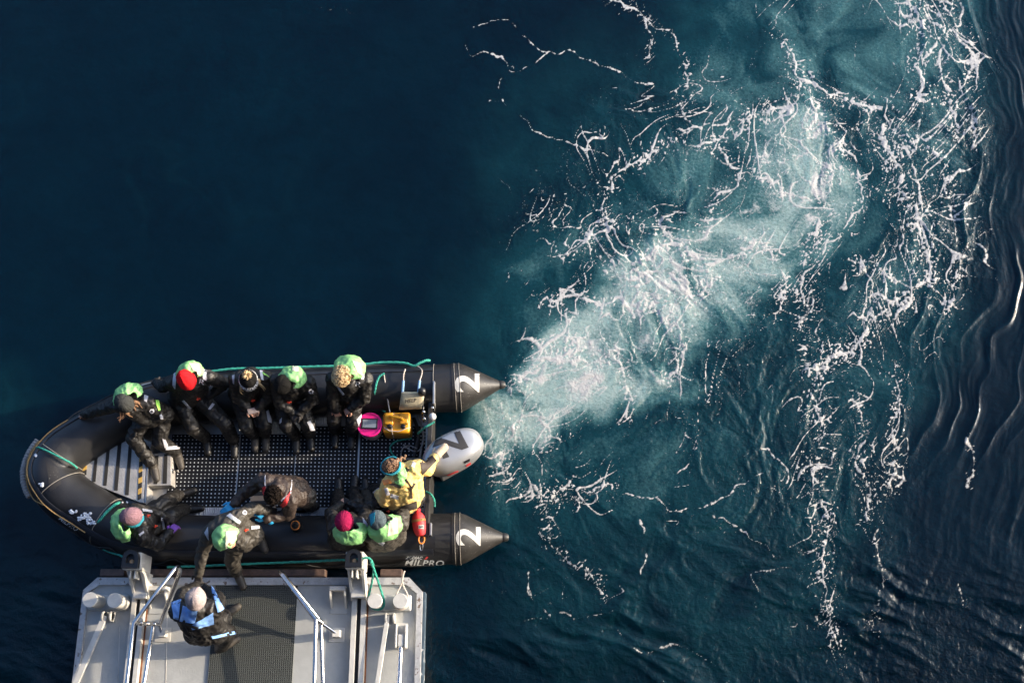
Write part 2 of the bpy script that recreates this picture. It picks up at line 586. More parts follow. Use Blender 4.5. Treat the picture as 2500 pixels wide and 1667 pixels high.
def build_sea():
    x0, x1, y0, y1, st = -8.7, 8.7, -0.2, 11.2, 0.017
    xs = np.concatenate([np.arange(x0, -.65, .028), np.arange(-.65, x1 + .005, .0118)]).astype(np.float32)      # finer where the wake is
    x1 = float(xs[-1])
    ys = np.arange(y0, y1, .0132, dtype=np.float32)
    y1 = float(ys[-1])
    nx, ny = len(xs), len(ys)
    X, Y = np.meshgrid(xs, ys)
    # where each point lies in the photograph's own scale (about 203 units to a metre)
    zd = Y * math.sin(TILT) + CAM_H * math.cos(TILT)
    u = CX + F_PX * X / zd
    v = CY - F_PX * (Y * math.cos(TILT) - CAM_H * math.sin(TILT)) / zd
    # stirred coordinates
    a, b = u.copy(), v.copy()
    for s, amp, sd_ in ((330, 75, 1), (150, 42, 2), (62, 17, 3), (27, 6.5, 4)):
        da, db = pn(a / s, b / s, sd_), pn(a / s, b / s, sd_ + 31)
        a, b = a + amp * da * 1.5, b + amp * db * 1.5
    # pale water, mostly aerated
    wob = fbm(a / 120, b / 120, 7)
    wu, wv = u + 55 * pn(u / 170, v / 170, 21) + 24 * pn(u / 60, v / 60, 22), v + 55 * pn(u / 170, v / 170, 23) + 24 * pn(u / 60, v / 60, 24)
    core = blob(wu, wv, [(1195, 1075, 70, .75), (1290, 1000, 130, .95), (1420, 890, 195, 1.0), (1560, 780, 215, .95), (1680, 690, 220, .85), (1830, 580, 230, .75), (1960, 470, 215, .85), (1960, 350, 200, .7)])
    core = np.maximum(core, blob(wu, wv, [(1560, 900, 170, .8), (1700, 880, 120, .35)]))
    wide = blob(wu, wv, [(1450, 800, 380, .55), (1800, 520, 430, .6), (1950, 200, 420, .62), (2050, -50, 400, .6)])
    wide = np.maximum(wide, blob(wu, wv, [(2200, 60, 260, .6), (2250, 420, 230, .42), (2150, 740, 260, .42), (1990, 1000, 260, .38), (1960, 1400, 220, .22)]))
    wide = np.maximum(wide, blob(wu, wv, [(1320, 1150, 220, .46), (1700, 1150, 300, .42), (1850, 1080, 220, .36)]))
    wide = np.maximum(wide, blob(wu, wv, [(1330, 420, 260, .16), (1500, 300, 260, .22)]))
    paleness = np.clip(wide * (1.08 + 0.9 * wob) * 0.70, 0, .72)
    paleness = np.clip(np.maximum(paleness, core * (1.03 + 0.60 * wob + 0.22 * pn(a / 34, b / 34, 9))), 0, 1)
    paleness = np.maximum(paleness, .16 * blob(wu, wv, [(1400, 1450, 260, 1), (1800, 1500, 320, 1)]) * (1 + wob))
    paleness = np.maximum(paleness, .13 * blob(wu, wv, [(-40, 1000, 150, 1), (60, 1400, 280, 1), (80, 1700, 280, 1)]) * (1 + wob))  # water at the left painted paler in place of a grey reflection
    paleness = np.maximum(paleness, .03 * (1 - sst(0, .09, np.abs(pn(a / 230, b / 230, 86)))) * sst(.0, .3, pn(u / 300, v / 300, 87)))
    puff = blob(wu, wv, [(1150, 820, 60, .12), (1300, 830, 120, .25)])
    paleness = np.maximum(paleness, puff * (.8 + .5 * wob))
    paleness = np.maximum(paleness, blob(wu, wv, [(1190, 1010, 55, .8), (1225, 1040, 80, .9)]))
    # how much foam there is
    den = np.maximum(core * .95, blob(u, v, [(1330, 780, 170, .85), (1420, 600, 260, .95), (1600, 420, 320, 1.0), (1900, 350, 330, .95), (2000, 60, 330, .62)]))
    den = np.maximum(den, blob(u, v, [(2230, -20, 230, 1.0), (2280, 180, 210, .85), (2270, 480, 200, 1.1), (2260, 680, 200, 1.05), (2100, 860, 230, .9), (2030, 1080, 230, .72), (2020, 1350, 200, .5), (2060, 1667, 200, .35)]))
    den = np.maximum(den, blob(u, v, [(1300, 1120, 230, .68), (1700, 1150, 330, .50), (1950, 1150, 250, .58)]))
    den = np.maximum(den, blob(u, v, [(1330, 1350, 260, .34), (1700, 1550, 420, .30), (2000, 1550, 300, .40)]))
    den = np.maximum(den, blob(u, v, [(1700, 950, 260, .55), (1850, 850, 250, .66), (1950, 780, 230, .66)]))
    den = den * (0.72 + 0.75 * fbm(u / 210, v / 210, 13))
    den = np.clip(den, 0, 1.2)
    # the strands one can follow by eye
    grain = pn(u / 10, v / 10, 65) + .6 * pn(u / 5, v / 5, 66)
    su = u + 16 * pn(u / 52, v / 52, 61) + 7 * pn(u / 19, v / 19, 62)
    sv = v + 16 * pn(u / 52, v / 52, 63) + 7 * pn(u / 19, v / 19, 64)
    lump = pn(u / 24, v / 24, 67)
    foam = np.zeros_like(u)
    prox = np.zeros_like(u)
    for i, (pts, w, k, bead) in enumerate(STRANDS):
        pts = spline2([(p[0] * K, p[1] * K) for p in pts])
        wp = w
        w, bead = (w * .74, bead) if w < 5 else (w * .46, max(bead, .65))
        d, al = seg_dist(su, sv, pts, 95)
        m = np.nonzero(d < 90)
        dd = d[m]
        run = pn(al[m] / 46, al[m] * 0 + i * 3.3, 70)
        th = w * (1.0 + 1.3 * run + .9 * lump[m]) * (1 - bead * .5 + bead * 1.1 * (grain[m] + .2))
        th = np.maximum(th, .3)
        amp = k * np.clip(.85 + 1.0 * run + .4 * bead * grain[m], .25, 1.05)
        foam[m] = np.maximum(foam[m], np.exp(-(dd / (th * 1.25)) ** 2) * amp)
        if wp > 2.6 and wp < 20: prox[m] = np.maximum(prox[m], k * np.exp(-(dd / (8 + 4.6 * wp)) ** 2))
    # finer strands of stirred foam, thickest where the water is most churned and beside the main strands;
    # drawn out along the jet, and along the swell on the right
    patchy = np.clip(.45 + 1.5 * pn(u / 150, v / 150, 33), 0, 1.2)
    base = np.clip(den, 0, 1)
    ga, gb = u.copy(), v.copy()
    for s, amp, sd_ in ((300, 80, 1), (140, 46, 2), (58, 9, 3)):
        da, db = pn(ga / s, gb / s, sd_), pn(ga / s, gb / s, sd_ + 31)
        ga, gb = ga + amp * da * 1.5, gb + amp * db * 1.5
    right = sst(1980, 2130, u + 80 * pn(u / 200, v / 200, 34))
    fa, fb = (ga * .74 - gb * .67) / 1.55, ga * .67 + gb * .74
    ra, rb = ga * 1.0, gb / 1.7
    for s, wmax, sd_, k in ((150, .026, 40, .95), (95, .034, 41, .95), (60, .042, 42, .9), (38, .056, 45, .8), (25, .075, 43, .7)):
        def ridge(x, y):
            return np.abs(pn(x / s, y / s, sd_) + 0.12 * pn(x / (s * .36), y / (s * .36), sd_ + 5))
        n = np.where(right > .5, ridge(ra, rb), ridge(fa, fb))
        thick = np.clip(0.50 + 1.6 * pn(u / (s * 1.5), v / (s * 1.5), sd_ + 9), 0, 1.4)
        dn = base * (.52 + .55 * patchy) if s > 30 else base * .45 * patchy
        dn = np.clip(dn + (.7 if s < 70 else .3) * prox, 0, 1.15)
        w = wmax * dn * thick * (1 - .75 * np.abs(2 * right - 1 < 0) * 0) + 1e-4
        w = w * (1 - .9 * np.exp(-((right - .5) / .12) ** 2))
        line = np.exp(-(n / w) ** 2 * 1.6) * np.clip(w / (0.30 * wmax), 0, 1)
        skirt = .46 * np.exp(-(n / (w * 3.4)) ** 2) * np.clip(w / (0.4 * wmax), 0, 1) * np.clip(core * 1.2, 0, 1)
        foam = np.maximum(foam, np.maximum(k * line * np.clip(.5 + .8 * dn, 0, 1), skirt))
    # thin lace between the strands
    for s, wmax, sd_, k in ((78, .020, 141, .62), (46, .028, 142, .6), (27, .042, 143, .5)):
        n = np.abs(pn(a / s, b / s, sd_) + .10 * pn(a / (s * .4), b / (s * .4), sd_ + 5))
        w = wmax * np.clip(.35 + .75 * base, 0, 1.1) * np.clip(.75 + 1.1 * pn(u / (s * 1.4), v / (s * 1.4), sd_ + 9), .1, 1.3) + 1e-4
        on = np.clip(np.maximum(base * 1.1 - .12, core * .9) + .5 * prox, 0, 1) * np.clip(.55 + 1.3 * pn(u / 110, v / 110, sd_ + 3), 0, 1)
        foam = np.maximum(foam, k * np.exp(-(n / w) ** 2 * 1.3) * on)
    # clots and flecks torn off the strands
    fl = pn(a / 11, b / 11, 51) + .5 * pn(u / 5.5, v / 5.5, 52)
    lim = 0.70 - 0.42 * np.clip(.75 * den + .8 * prox, 0, 1.1) * (0.50 + 1.2 * pn(u / 80, v / 80, 53))
    foam = np.maximum(foam, sst(0, .16, fl - lim) * np.clip(den * 1.6 + prox, 0, 1) * .85)
    # thin milky veil
    veil = np.clip(core * (.35 + 1.2 * fbm(a / 60, b / 60, 81)) * .46, 0, .5)
    band = np.exp(-(pn(a / 135, b / 135, 82) / .10) ** 2) * np.clip(.5 + 1.4 * pn(u / 130, v / 130, 83), 0, 1) + .7 * np.exp(-(pn(a / 62, b / 62, 84) / .11) ** 2) * np.clip(.3 + 1.6 * pn(u / 90, v / 90, 85), 0, 1)
    foam = np.maximum(foam, veil)
    foam = np.maximum(foam, np.clip(core * 1.1, 0, 1) ** 1.5 * np.clip(band, 0, 1) * (.74 + .25 * lump))
    g3 = pn(u / 7.5, v / 7.5, 68) + .7 * pn(u / 3.9, v / 3.9, 69)
    keep = np.clip(core * 1.3, 0, 1)
    foam = np.clip(foam * (.95 + (.85 - .45 * keep) * g3 + .25 * lump), 0, 1)
    spk = sst(.02, .30, g3 + .5 * pn(u / 16, v / 16, 71) - .62 + .50 * np.clip(prox * 1.1 + .35 * base * patchy, 0, 1.15) * np.clip(.7 + 1.2 * pn(u / 60, v / 60, 72), 0, 1.3))
    foam = np.maximum(foam, spk * np.clip(prox * 1.2 + den, 0, 1) * .9)
    # roughness of the surface
    stir = np.clip(np.maximum(den * .9, blob(u, v, [(1700, 900, 420, .8), (1900, 1100, 420, .8), (1500, 1400, 420, .55), (2000, 1500, 420, .6)])), 0, 1)
    south = sst(1180, 1620, v + 120 * pn(u / 300, v / 300, 91))
    # relief
    z = .012 * pn(u / 420, v / 420, 101)
    rid = lambda n: .28 - np.abs(n)
    z += stir * (.050 * rid(pn(a / 95, b / 95, 102)) + .026 * rid(pn(a / 42, b / 42, 103)) + .012 * rid(pn(a / 19, b / 19, 104)))
    z += .003 * foam * sst(0, .5, den)
    # ring waves pushed out on the right
    dc = np.hypot(u - 1380, (v - 480) * .93) + 85 * pn(u / 260, v / 260, 111) + 26 * pn(u / 80, v / 80, 112)
    rm = sst(850, 960, dc) * (1 - sst(1110, 1300, dc)) * (1 - sst(1000, 1250, v)) * sst(-500, 150, v) * sst(1900, 2150, u)
    ph = dc / 62.0 * 2 * np.pi
    z += rm * (.032 * (np.abs(np.sin(ph * .5)) ** .55 - .75) * (-1) * np.clip(0.55 + 1.7 * pn(u / 110, v / 240, 113), 0, 1.5) + .007 * rid(pn(dc / 22, v / 160, 114)))
    # long crests lower on the right
    q = u + .25 * v + 55 * pn(u / 260, v / 260, 121) + 18 * pn(u / 80, v / 110, 122)
    rm2 = sst(1950, 2150, u) * sst(850, 1050, v) * (1 - sst(1450, 1750, v) * .6)
    pt2 = np.clip(.25 + 2.0 * pn(u / 200, v / 260, 125), 0, 1.2)
    z += rm2 * pt2 * (.045 * rid(pn(q / 130, v / 620, 123)) + .012 * rid(pn(q / 45, v / 300, 124)))
    far = sst(2080, 2330, u + 60 * pn(u / 200, v / 200, 126))
    tg = np.arctan2(v - 480, u - 1380) * 1000
    up = 1 - sst(900, 1120, v)
    z += far * (1 - up) * (.014 * rid(pn(q / 52, v / 210, 127)) + .007 * rid(pn(q / 24, v / 90, 128)))
    z += far * up * (.020 * rid(pn(dc / 58, tg / 330, 127)) + .010 * rid(pn(dc / 27, tg / 120, 128)) + .004 * pn(dc / 12, tg / 40, 129))
    # wind chop in front of the ship
    p1 = u * .93 + v * .36 + 40 * pn(u / 160, v / 160, 131)
    p2 = -u * .36 + v * .93 + 30 * pn(u / 160, v / 160, 132)
    pt3 = np.clip(.35 + 1.7 * pn(p1 / 260, p2 / 150, 138), 0.05, 1.3)
    z += south * pt3 * (.125 * rid(pn(p1 / 210, p2 / 62, 133)) + .040 * rid(pn(p1 / 95, p2 / 30, 134)) + .008 * pn(p1 / 40, p2 / 15, 135))
    z += (1 - south * .5) * (.0040 * pn(u / 46, v / 34, 136) + .0016 * pn(u / 17, v / 14, 139))
    left = (1 - sst(250, 700, u)) * sst(900, 1350, v)
    z += left * (.020 * rid(pn(p1 / 70, p2 / 30, 137)))
    edge = np.minimum(np.minimum(X - x0, x1 - X), np.minimum(Y - y0, y1 - Y))
    fade = sst(0, .5, edge)
    z *= fade
    foam *= fade
    paleness *= fade
    # mesh: fine sheet plus the open sea round it
    n = nx * ny
    big = 3000.0
    co = np.empty((n + 4, 3), np.float32)
    co[:n, 0], co[:n, 1], co[:n, 2] = X.ravel(), Y.ravel(), z.ravel()
    co[n:] = [(-big, -big, 0), (big, -big, 0), (big, big, 0), (-big, big, 0)]
    i = np.arange(n, dtype=np.int32).reshape(ny, nx)
    quads = np.stack([i[:-1, :-1], i[:-1, 1:], i[1:, 1:], i[1:, :-1]], -1).reshape(-1, 4)
    c = [i[0, 0], i[0, -1], i[-1, -1], i[-1, 0]]
    ring = np.array([[n, n + 1, c[1], c[0]], [n + 1, n + 2, c[2], c[1]], [n + 2, n + 3, c[3], c[2]], [n + 3, n, c[0], c[3]]], np.int32)
    quads = np.concatenate([quads, ring]).astype(np.int32)
    me = bpy.data.meshes.new('sea')
    me.vertices.add(n + 4)
    me.vertices.foreach_set('co', co.ravel())
    me.loops.add(quads.size)
    me.loops.foreach_set('vertex_index', quads.ravel())
    me.polygons.add(len(quads))
    me.polygons.foreach_set('loop_start', np.arange(0, quads.size, 4, dtype=np.int32))
    me.polygons.foreach_set('use_smooth', np.ones(len(quads), bool))
    me.update(calc_edges=True)
    for nm, arr in (('foam', foam), ('pale_water', paleness), ('stir', np.clip(np.maximum(stir, south * .6) * fade, 0, 1)), ('grain', np.clip((den + .7 * prox) * fade, 0, 1))):
        at = me.attributes.new(nm, 'FLOAT', 'POINT')
        d = np.zeros(n + 4, np.float32)
        d[:n] = arr.ravel()
        at.data.foreach_set('value', d)
    o = bpy.data.objects.new('sea', me)
    COL.objects.link(o)
    tag(o, 'dark blue sea with a pale turquoise foaming wake behind the boat', kind='structure')
    # water and foam
    m = bpy.data.materials.new('sea_water')
    m.use_nodes = True
    nt = m.node_tree
    L = nt.links.new
    b = nt.nodes['Principled BSDF']
    tc = node(nt, 'ShaderNodeTexCoord')

    def attr(nm):
        return node(nt, 'ShaderNodeAttribute', attribute_name=nm).outputs['Fac']

    def mth(op, x, y=None, clamp=False):
        q = node(nt, 'ShaderNodeMath', operation=op, use_clamp=clamp)
        for k, s in enumerate((x, y)):
            if s is None: continue
            if isinstance(s, (int, float)): q.inputs[k].default_value = s
            else: L(s, q.inputs[k])
        return q.outputs[0]

    def noise(scale, det=3.0, rough=.6, dist=0.0):
        q = node(nt, 'ShaderNodeTexNoise', Scale=scale, Detail=det, Roughness=rough, Distortion=dist)
        L(tc.outputs['Object'], q.inputs['Vector'])
        return q.outputs[0]

    def rng(x, a0, a1, b0=0.0, b1=1.0):
        q = node(nt, 'ShaderNodeMapRange')
        for k, s in zip((1, 2, 3, 4), (a0, a1, b0, b1)): q.inputs[k].default_value = s
        L(x, q.inputs[0])
        return q.outputs[0]

    def mix(f, c1, c2):
        q = node(nt, 'ShaderNodeMix', data_type='RGBA')
        L(f, q.inputs[0])
        for k, s in ((6, c1), (7, c2)):
            if isinstance(s, tuple): q.inputs[k].default_value = s
            else: L(s, q.inputs[k])
        return q.outputs[2]

    A_f, A_a, A_s, A_g = attr('foam'), attr('pale_water'), attr('stir'), attr('grain')
    # deep -> teal -> pale turquoise
    deep = mix(rng(noise(.45, 4), .33, .67), (.0000, .0056, .0120, 1), (.0002, .0092, .0176, 1))
    tex = node(nt, 'ShaderNodeMix', data_type='RGBA', blend_type='MULTIPLY')
    tex.inputs[0].default_value = 1.0
    L(deep, tex.inputs[6])
    L(rng(mth('ADD', mth('MULTIPLY', noise(2.4, 6, .7, 1.2), .6), mth('MULTIPLY', noise(22.0, 4, .7), .4)), .34, .66, .74, 1.26), tex.inputs[7])
    deep = tex.outputs[2]
    fine = noise(26.0, 5.0, .7)
    paleness2 = mth('MULTIPLY', A_a, rng(fine, .25, .75, .72, 1.25), True)
    teal0 = mix(rng(paleness2, 0.0, .36), deep, (.0045, .040, .053, 1))
    teal = mix(rng(paleness2, .34, .64), teal0, (.055, .145, .150, 1))
    pale = mix(rng(paleness2, .6, 1.0), teal, (.32, .415, .385, 1))
    # foam: broken up into bubbles at its edges
    bub = noise(44.0, 5.0, .78)
    f2 = mth('SUBTRACT', mth('MULTIPLY', A_f, 1.5), mth('MULTIPLY', bub, 1.0))
    f3 = rng(f2, -.04, .52)
    vo = node(nt, 'ShaderNodeTexVoronoi', Scale=42.0)
    L(tc.outputs['Object'], vo.inputs['Vector'])
    dots = mth('MULTIPLY', rng(vo.outputs['Distance'], .10, .18, 1.0, 0.0), rng(mth('ADD', noise(5.0, 3), mth('MULTIPLY', A_g, .26)), .70, .78))
    dots = mth('MULTIPLY', dots, rng(A_g, .02, .25))
    ff = mth('MAXIMUM', f3, mth('MULTIPLY', dots, .8), True)
    L(mix(ff, pale, (.48, .465, .44, 1)), b.inputs['Base Color'])
    L(rng(ff, 0, .7, .045, .75), b.inputs['Roughness'])
    b.inputs['IOR'].default_value = 1.333
    b.inputs['Specular IOR Level'].default_value = .42
    b.subsurface_method = 'RANDOM_WALK'
    L(rng(ff, 0, .5, .85, .0), b.inputs['Subsurface Weight'])
    b.inputs['Subsurface Radius'].default_value = (.5, 1.0, 1.2)
    b.inputs['Subsurface Scale'].default_value = .8
    h = mth('ADD', mth('MULTIPLY', noise(16.0, 4.0, .6, .4), mth('ADD', mth('MULTIPLY', A_s, 1.0), .15)), mth('MULTIPLY', ff, .12))
    h = mth('ADD', h, mth('MULTIPLY', noise(55.0, 3.0, .6), mth('MULTIPLY', A_s, .22)))
    bp = node(nt, 'ShaderNodeBump', Strength=.55, Distance=.035)
    L(h, bp.inputs['Height'])
    L(bp.outputs[0], b.inputs['Normal'])
    me.materials.append(m)
    return o


build_sea()
# ------------------------------------------------------------------ materials of the things
M['rubber'] = mat('black_rubber', (.017, .0165, .017), .40, var=.35, vscale=4, bump=.25, bscale=9, bdist=.006, speck=((.05, .05, .05), 70, .70))
M['rubber_pale'] = mat('pale_grey_rubber', (.024, .0215, .019), .45, var=.35, vscale=5, bump=.2, bscale=14, bdist=.004, speck=((.16, .155, .14), 55, .67))  # lighter tone holds the sun on the cones; specks paint droplet glints
M['rubber_patch'] = mat('patch_rubber', (.022, .021, .02), .5, var=.2, bump=.2, bscale=30)
M['strake'] = mat('strake_rubber', (.020, .021, .025), .32, var=.25)
M['seam'] = mat('seam_line', (.22, .20, .17), .6)
M['white_print'] = mat('white_print', (.47, .46, .43), .6, var=.1)
M['decal_white'] = mat('white_decal', (.80, .79, .76), .5, var=.05)
M['red_print'] = mat('red_print', (.55, .03, .03), .5)
M['black_print'] = mat('black_print', (.02, .02, .025), .6)
M['alu'] = mat('aluminium', (.46, .45, .43), .38, metal=.85, var=.15, vscale=12, bump=.15, bscale=90, bdist=.003)
M['steel'] = mat('polished_steel', (.60, .58, .56), .22, metal=1.0, var=.1, vscale=20)
M['grip'] = mat('black_grip_tape', (.022, .021, .020), .85, bump=.5, bscale=260, bdist=.004)
M['hazard_yellow'] = mat('yellow_tape', (.55, .33, .07), .6, var=.2)
M['board'] = mat('transom_board', (.022, .020, .018), .5, var=.4, vscale=9, speck=((.12, .115, .11), 60, .68))
M['rope_green'] = mat('green_rope', (.03, .30, .22), .7, var=.35, vscale=40, bump=.9, bscale=120, bdist=.006)
M['rope_white'] = mat('cream_cord', (.55, .47, .40), .7, var=.2, vscale=30)
M['rope_grey'] = mat('grey_rope', (.30, .28, .26), .8, var=.3, vscale=40, bump=.8, bscale=90, bdist=.006)
M['rope_black'] = mat('black_rope', (.02, .02, .02), .7)
M['can_yellow'] = mat('amber_plastic', (.80, .36, .02), .38, var=.08, vscale=8)
M['black_plastic'] = mat('black_plastic', (.014, .014, .015), .35)
M['pink'] = mat('pink_plastic', (.80, .015, .22), .38, var=.05)
M['bucket'] = mat('white_plastic', (.62, .60, .56), .42, var=.08)
M['screen'] = mat('grey_screen', (.20, .23, .27), .12, var=.1)
M['bag'] = mat('beige_canvas', (.50, .42, .27), .75, var=.18, vscale=14, bump=.4, bscale=30, bdist=.01)
M['blue_strap'] = mat('blue_webbing', (.20, .34, .50), .7)
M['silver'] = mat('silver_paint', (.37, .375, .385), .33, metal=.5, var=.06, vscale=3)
M['silver_dark'] = mat('dark_silver_paint', (.20, .20, .20), .4, metal=.5, var=.15)  # darker silver of the lower cowl and drive leg
M['cowl_tape'] = mat('grey_tape', (.024, .022, .021), .55, var=.2)
M['red_bag'] = mat('red_nylon', (.62, .03, .035), .6, var=.12, vscale=14, bump=.5, bscale=18, bdist=.012)
M['orange'] = mat('orange_plastic', (.80, .25, .04), .45)
M['snow'] = mat('frozen_snow', (.72, .74, .78), .8, bump=.8, bscale=60, bdist=.02)
M['wood_step'] = mat('step_ply', (.36, .24, .15), .65, var=.2, vscale=10)


def checker_plate(name, col, scale):
    m = mat(name, col, .42, metal=.3, var=.2, vscale=7)
    nt = m.node_tree
    b = nt.nodes['Principled BSDF']
    tc = node(nt, 'ShaderNodeTexCoord')
    mp = node(nt, 'ShaderNodeMapping')
    mp.inputs['Rotation'].default_value = (0, 0, R(45))
    nt.links.new(tc.outputs['Object'], mp.inputs[0])
    br = node(nt, 'ShaderNodeTexBrick', Scale=scale)
    br.inputs['Mortar Size'].default_value = .03
    br.inputs['Color1'].default_value = br.inputs['Color2'].default_value = (0, 0, 0, 1)
    br.inputs['Mortar'].default_value = (1, 1, 1, 1)
    br.offset = .5
    nt.links.new(mp.outputs[0], br.inputs['Vector'])
    bp = node(nt, 'ShaderNodeBump', Strength=.8, Distance=.006)
    nt.links.new(br.outputs['Color'], bp.inputs['Height'])
    nt.links.new(bp.outputs[0], b.inputs['Normal'])
    return m


def dotted_mat():
    """black rubber ring mat: round holes in rows with the pale metal floor at their bottom, a fine sieve between them"""
    m = mat('ring_mat_rubber', (.008, .0088, .011), .6, var=.4, vscale=3, spec=.2)
    nt = m.node_tree
    L = nt.links.new
    b = nt.nodes['Principled BSDF']
    src = b.inputs['Base Color'].links[0].from_socket
    tc = node(nt, 'ShaderNodeTexCoord')

    def cells(scale, r0, r1):
        mp = node(nt, 'ShaderNodeVectorMath', operation='SCALE')
        mp.inputs['Scale'].default_value = scale
        L(tc.outputs['Object'], mp.inputs[0])
        fr = node(nt, 'ShaderNodeVectorMath', operation='FRACTION')
        L(mp.outputs[0], fr.inputs[0])
        su = node(nt, 'ShaderNodeVectorMath', operation='SUBTRACT')
        su.inputs[1].default_value = (.5, .5, 0)
        L(fr.outputs[0], su.inputs[0])
        ml = node(nt, 'ShaderNodeVectorMath', operation='MULTIPLY')
        ml.inputs[1].default_value = (1, 1, 0)
        L(su.outputs[0], ml.inputs[0])
        le = node(nt, 'ShaderNodeVectorMath', operation='LENGTH')
        L(ml.outputs[0], le.inputs[0])
        mr = node(nt, 'ShaderNodeMapRange')
        for k, s in zip((1, 2, 3, 4), (r0, r1, 1.0, 0.0)): mr.inputs[k].default_value = s
        L(le.outputs['Value'], mr.inputs[0])
        return mr.outputs[0]
    big = cells(1 / .0485, .12, .19)
    nz = node(nt, 'ShaderNodeTexNoise', Scale=9.0, Detail=3.0)
    L(tc.outputs['Object'], nz.inputs['Vector'])
    mr = node(nt, 'ShaderNodeMapRange')
    for k, s in zip((1, 2, 3, 4), (.3, .7, .55, 1.0)): mr.inputs[k].default_value = s
    L(nz.outputs[0], mr.inputs[0])
    f = node(nt, 'ShaderNodeMath', operation='MULTIPLY')
    L(big, f.inputs[0])
    L(mr.outputs[0], f.inputs[1])
    mx = node(nt, 'ShaderNodeMix', data_type='RGBA')
    L(f.outputs[0], mx.inputs[0])
    L(src, mx.inputs[6])
    mx.inputs[7].default_value = (.80, .82, .86, 1)
    L(mx.outputs[2], b.inputs['Base Color'])
    return m


def ribbed(name, col, axis, pitch, metal=.25, rough=.4):
    m = mat(name, col, rough, metal=metal, var=.2, vscale=10)
    nt = m.node_tree
    b = nt.nodes['Principled BSDF']
    tc = node(nt, 'ShaderNodeTexCoord')
    wv = node(nt, 'ShaderNodeTexWave', bands_direction=axis, Scale=.314 / pitch)
    nt.links.new(tc.outputs['Object'], wv.inputs['Vector'])
    bp = node(nt, 'ShaderNodeBump', Strength=1.0, Distance=.008)
    nt.links.new(wv.outputs['Fac'], bp.inputs['Height'])
    nt.links.new(bp.outputs[0], b.inputs['Normal'])
    return m


M['plate'] = checker_plate('checker_plate', (.47, .45, .42), 8)
M['ringmat'] = dotted_mat()
M['ribbed'] = ribbed('ribbed_aluminium', (.50, .52, .55), 'X', .022)

# ------------------------------------------------------------------ the inflatable boat
ZF = 0.14                                                   # its floor
boat = thing('inflatable_boat', P(600, 1140, 0), 'black inflatable boat with twin pointed stern cones marked 2, full of passengers', 'boat')
RT = 0.305
_cl = [(1110, 947, .34), (960, 952, .34), (800, 957, .345), (560, 967, .36), (416, 982, .38), (345, 1002, .40), (273, 1033, .43), (206, 1070, .47), (158, 1104, .51),
       (130, 1150, .53), (150, 1194, .51), (178, 1221, .48), (218, 1246, .45), (262, 1274, .42), (320, 1301, .39), (405, 1316, .37), (560, 1321, .36), (800, 1321, .345), (960, 1318, .34), (1110, 1315, .34)]
CLINE = [P(*c) for c in _cl]


def resample(pts, step):
    out = [pts[0]]
    acc = 0
    for a, b in zip(pts[:-1], pts[1:]):
        n = max(1, round((b - a).length / step))
        out += [a + (b - a) * (k / n) for k in range(1, n + 1)]
    return out


TUBE_PTS = resample(spline(CLINE, 5), .08)


def out_normals(pts):
    ns = []
    for i in range(len(pts)):
        d = pts[min(i + 1, len(pts) - 1)] - pts[max(i - 1, 0)]
        ns.append(Vector((d.y, -d.x, 0)).normalized() * -1)      # path runs stern, port, bow, starboard: outside on its right-hand side
    c = sum(pts, Vector()) / len(pts)
    return [n if (p - c).dot(n) > 0 or True else -n for n, p in zip(ns, pts)]


ON = out_normals(TUBE_PTS)
_mid = P(600, 1140, .35)
if ON[0].y < 0: ON = [-n for n in ON]


def tube_point(i, phi, r=RT):
    """point on the tube skin: phi from straight up, positive towards the outside of the boat"""
    return TUBE_PTS[i] + ON[i] * (r * math.sin(phi)) + Vector((0, 0, 1)) * (r * math.cos(phi))


bm = bmesh.new()
SEG = 36
ring_loft(bm, [[tube_point(i, 2 * math.pi * k / SEG, RT * (1 + .012 * mnoise.noise(TUBE_PTS[i] * 2))) for k in range(SEG)] for i in range(len(TUBE_PTS))])
hull_tube = bm_obj('tube', bm, boat, M['rubber'], True, angle=60)
B_TUBE = bvh_of(hull_tube)
TUBES = [B_TUBE]
for base, tip, nm in (((1109, 947, .34), (1230, 939, .33), 0), ((1109, 1315, .34), (1238, 1311, .33), 1)):
    a, t = P(*base), P(*tip)
    bm = bmesh.new()
    d, s, u = frame(t - a)
    ln = (t - a).length
    prof = [(RT + .004, -.02), (RT + .004, .06), (RT * .93, .14)] + [(RT * .93 + (.052 - RT * .93) * k / 6, .14 + (ln - .19) * k / 6) for k in range(1, 7)]
    ring_loft(bm, [[a + d * z + (s * math.cos(2 * math.pi * k / SEG) + u * math.sin(2 * math.pi * k / SEG)) * r for k in range(SEG)] for r, z in prof])
    cone = bm_obj('stern_cone', bm, boat, M['rubber_pale'], True, angle=30)
    bm = bmesh.new()
    lathe(bm, a + d * (ln - .055), [(.054, 0), (.058, .01), (.053, .03), (.044, .06), (.03, .075)], 20, (s, u, d))
    bm_obj('cone_cap', bm, boat, M['rubber_patch'], True)
    B_CONE = bvh_of(cone)
    TUBES.append(B_CONE)
    cxy = (1140, 935) if nm == 0 else (1143, 1309)
    lettering('number_two', '2', [B_CONE], cxy, (0, -45), (-60, 0), M['white_print'], cone, bold=.022, cuts=3)
    bm = bmesh.new()
    for zz in (.015, .075):
        tube(bm, [a + d * zz + (s * math.cos(2 * math.pi * k / 40) + u * math.sin(2 * math.pi * k / 40)) * (RT + .005) for k in range(41)], .004, 6)
    bm_obj('cone_seam', bm, boat, M['seam'], True)


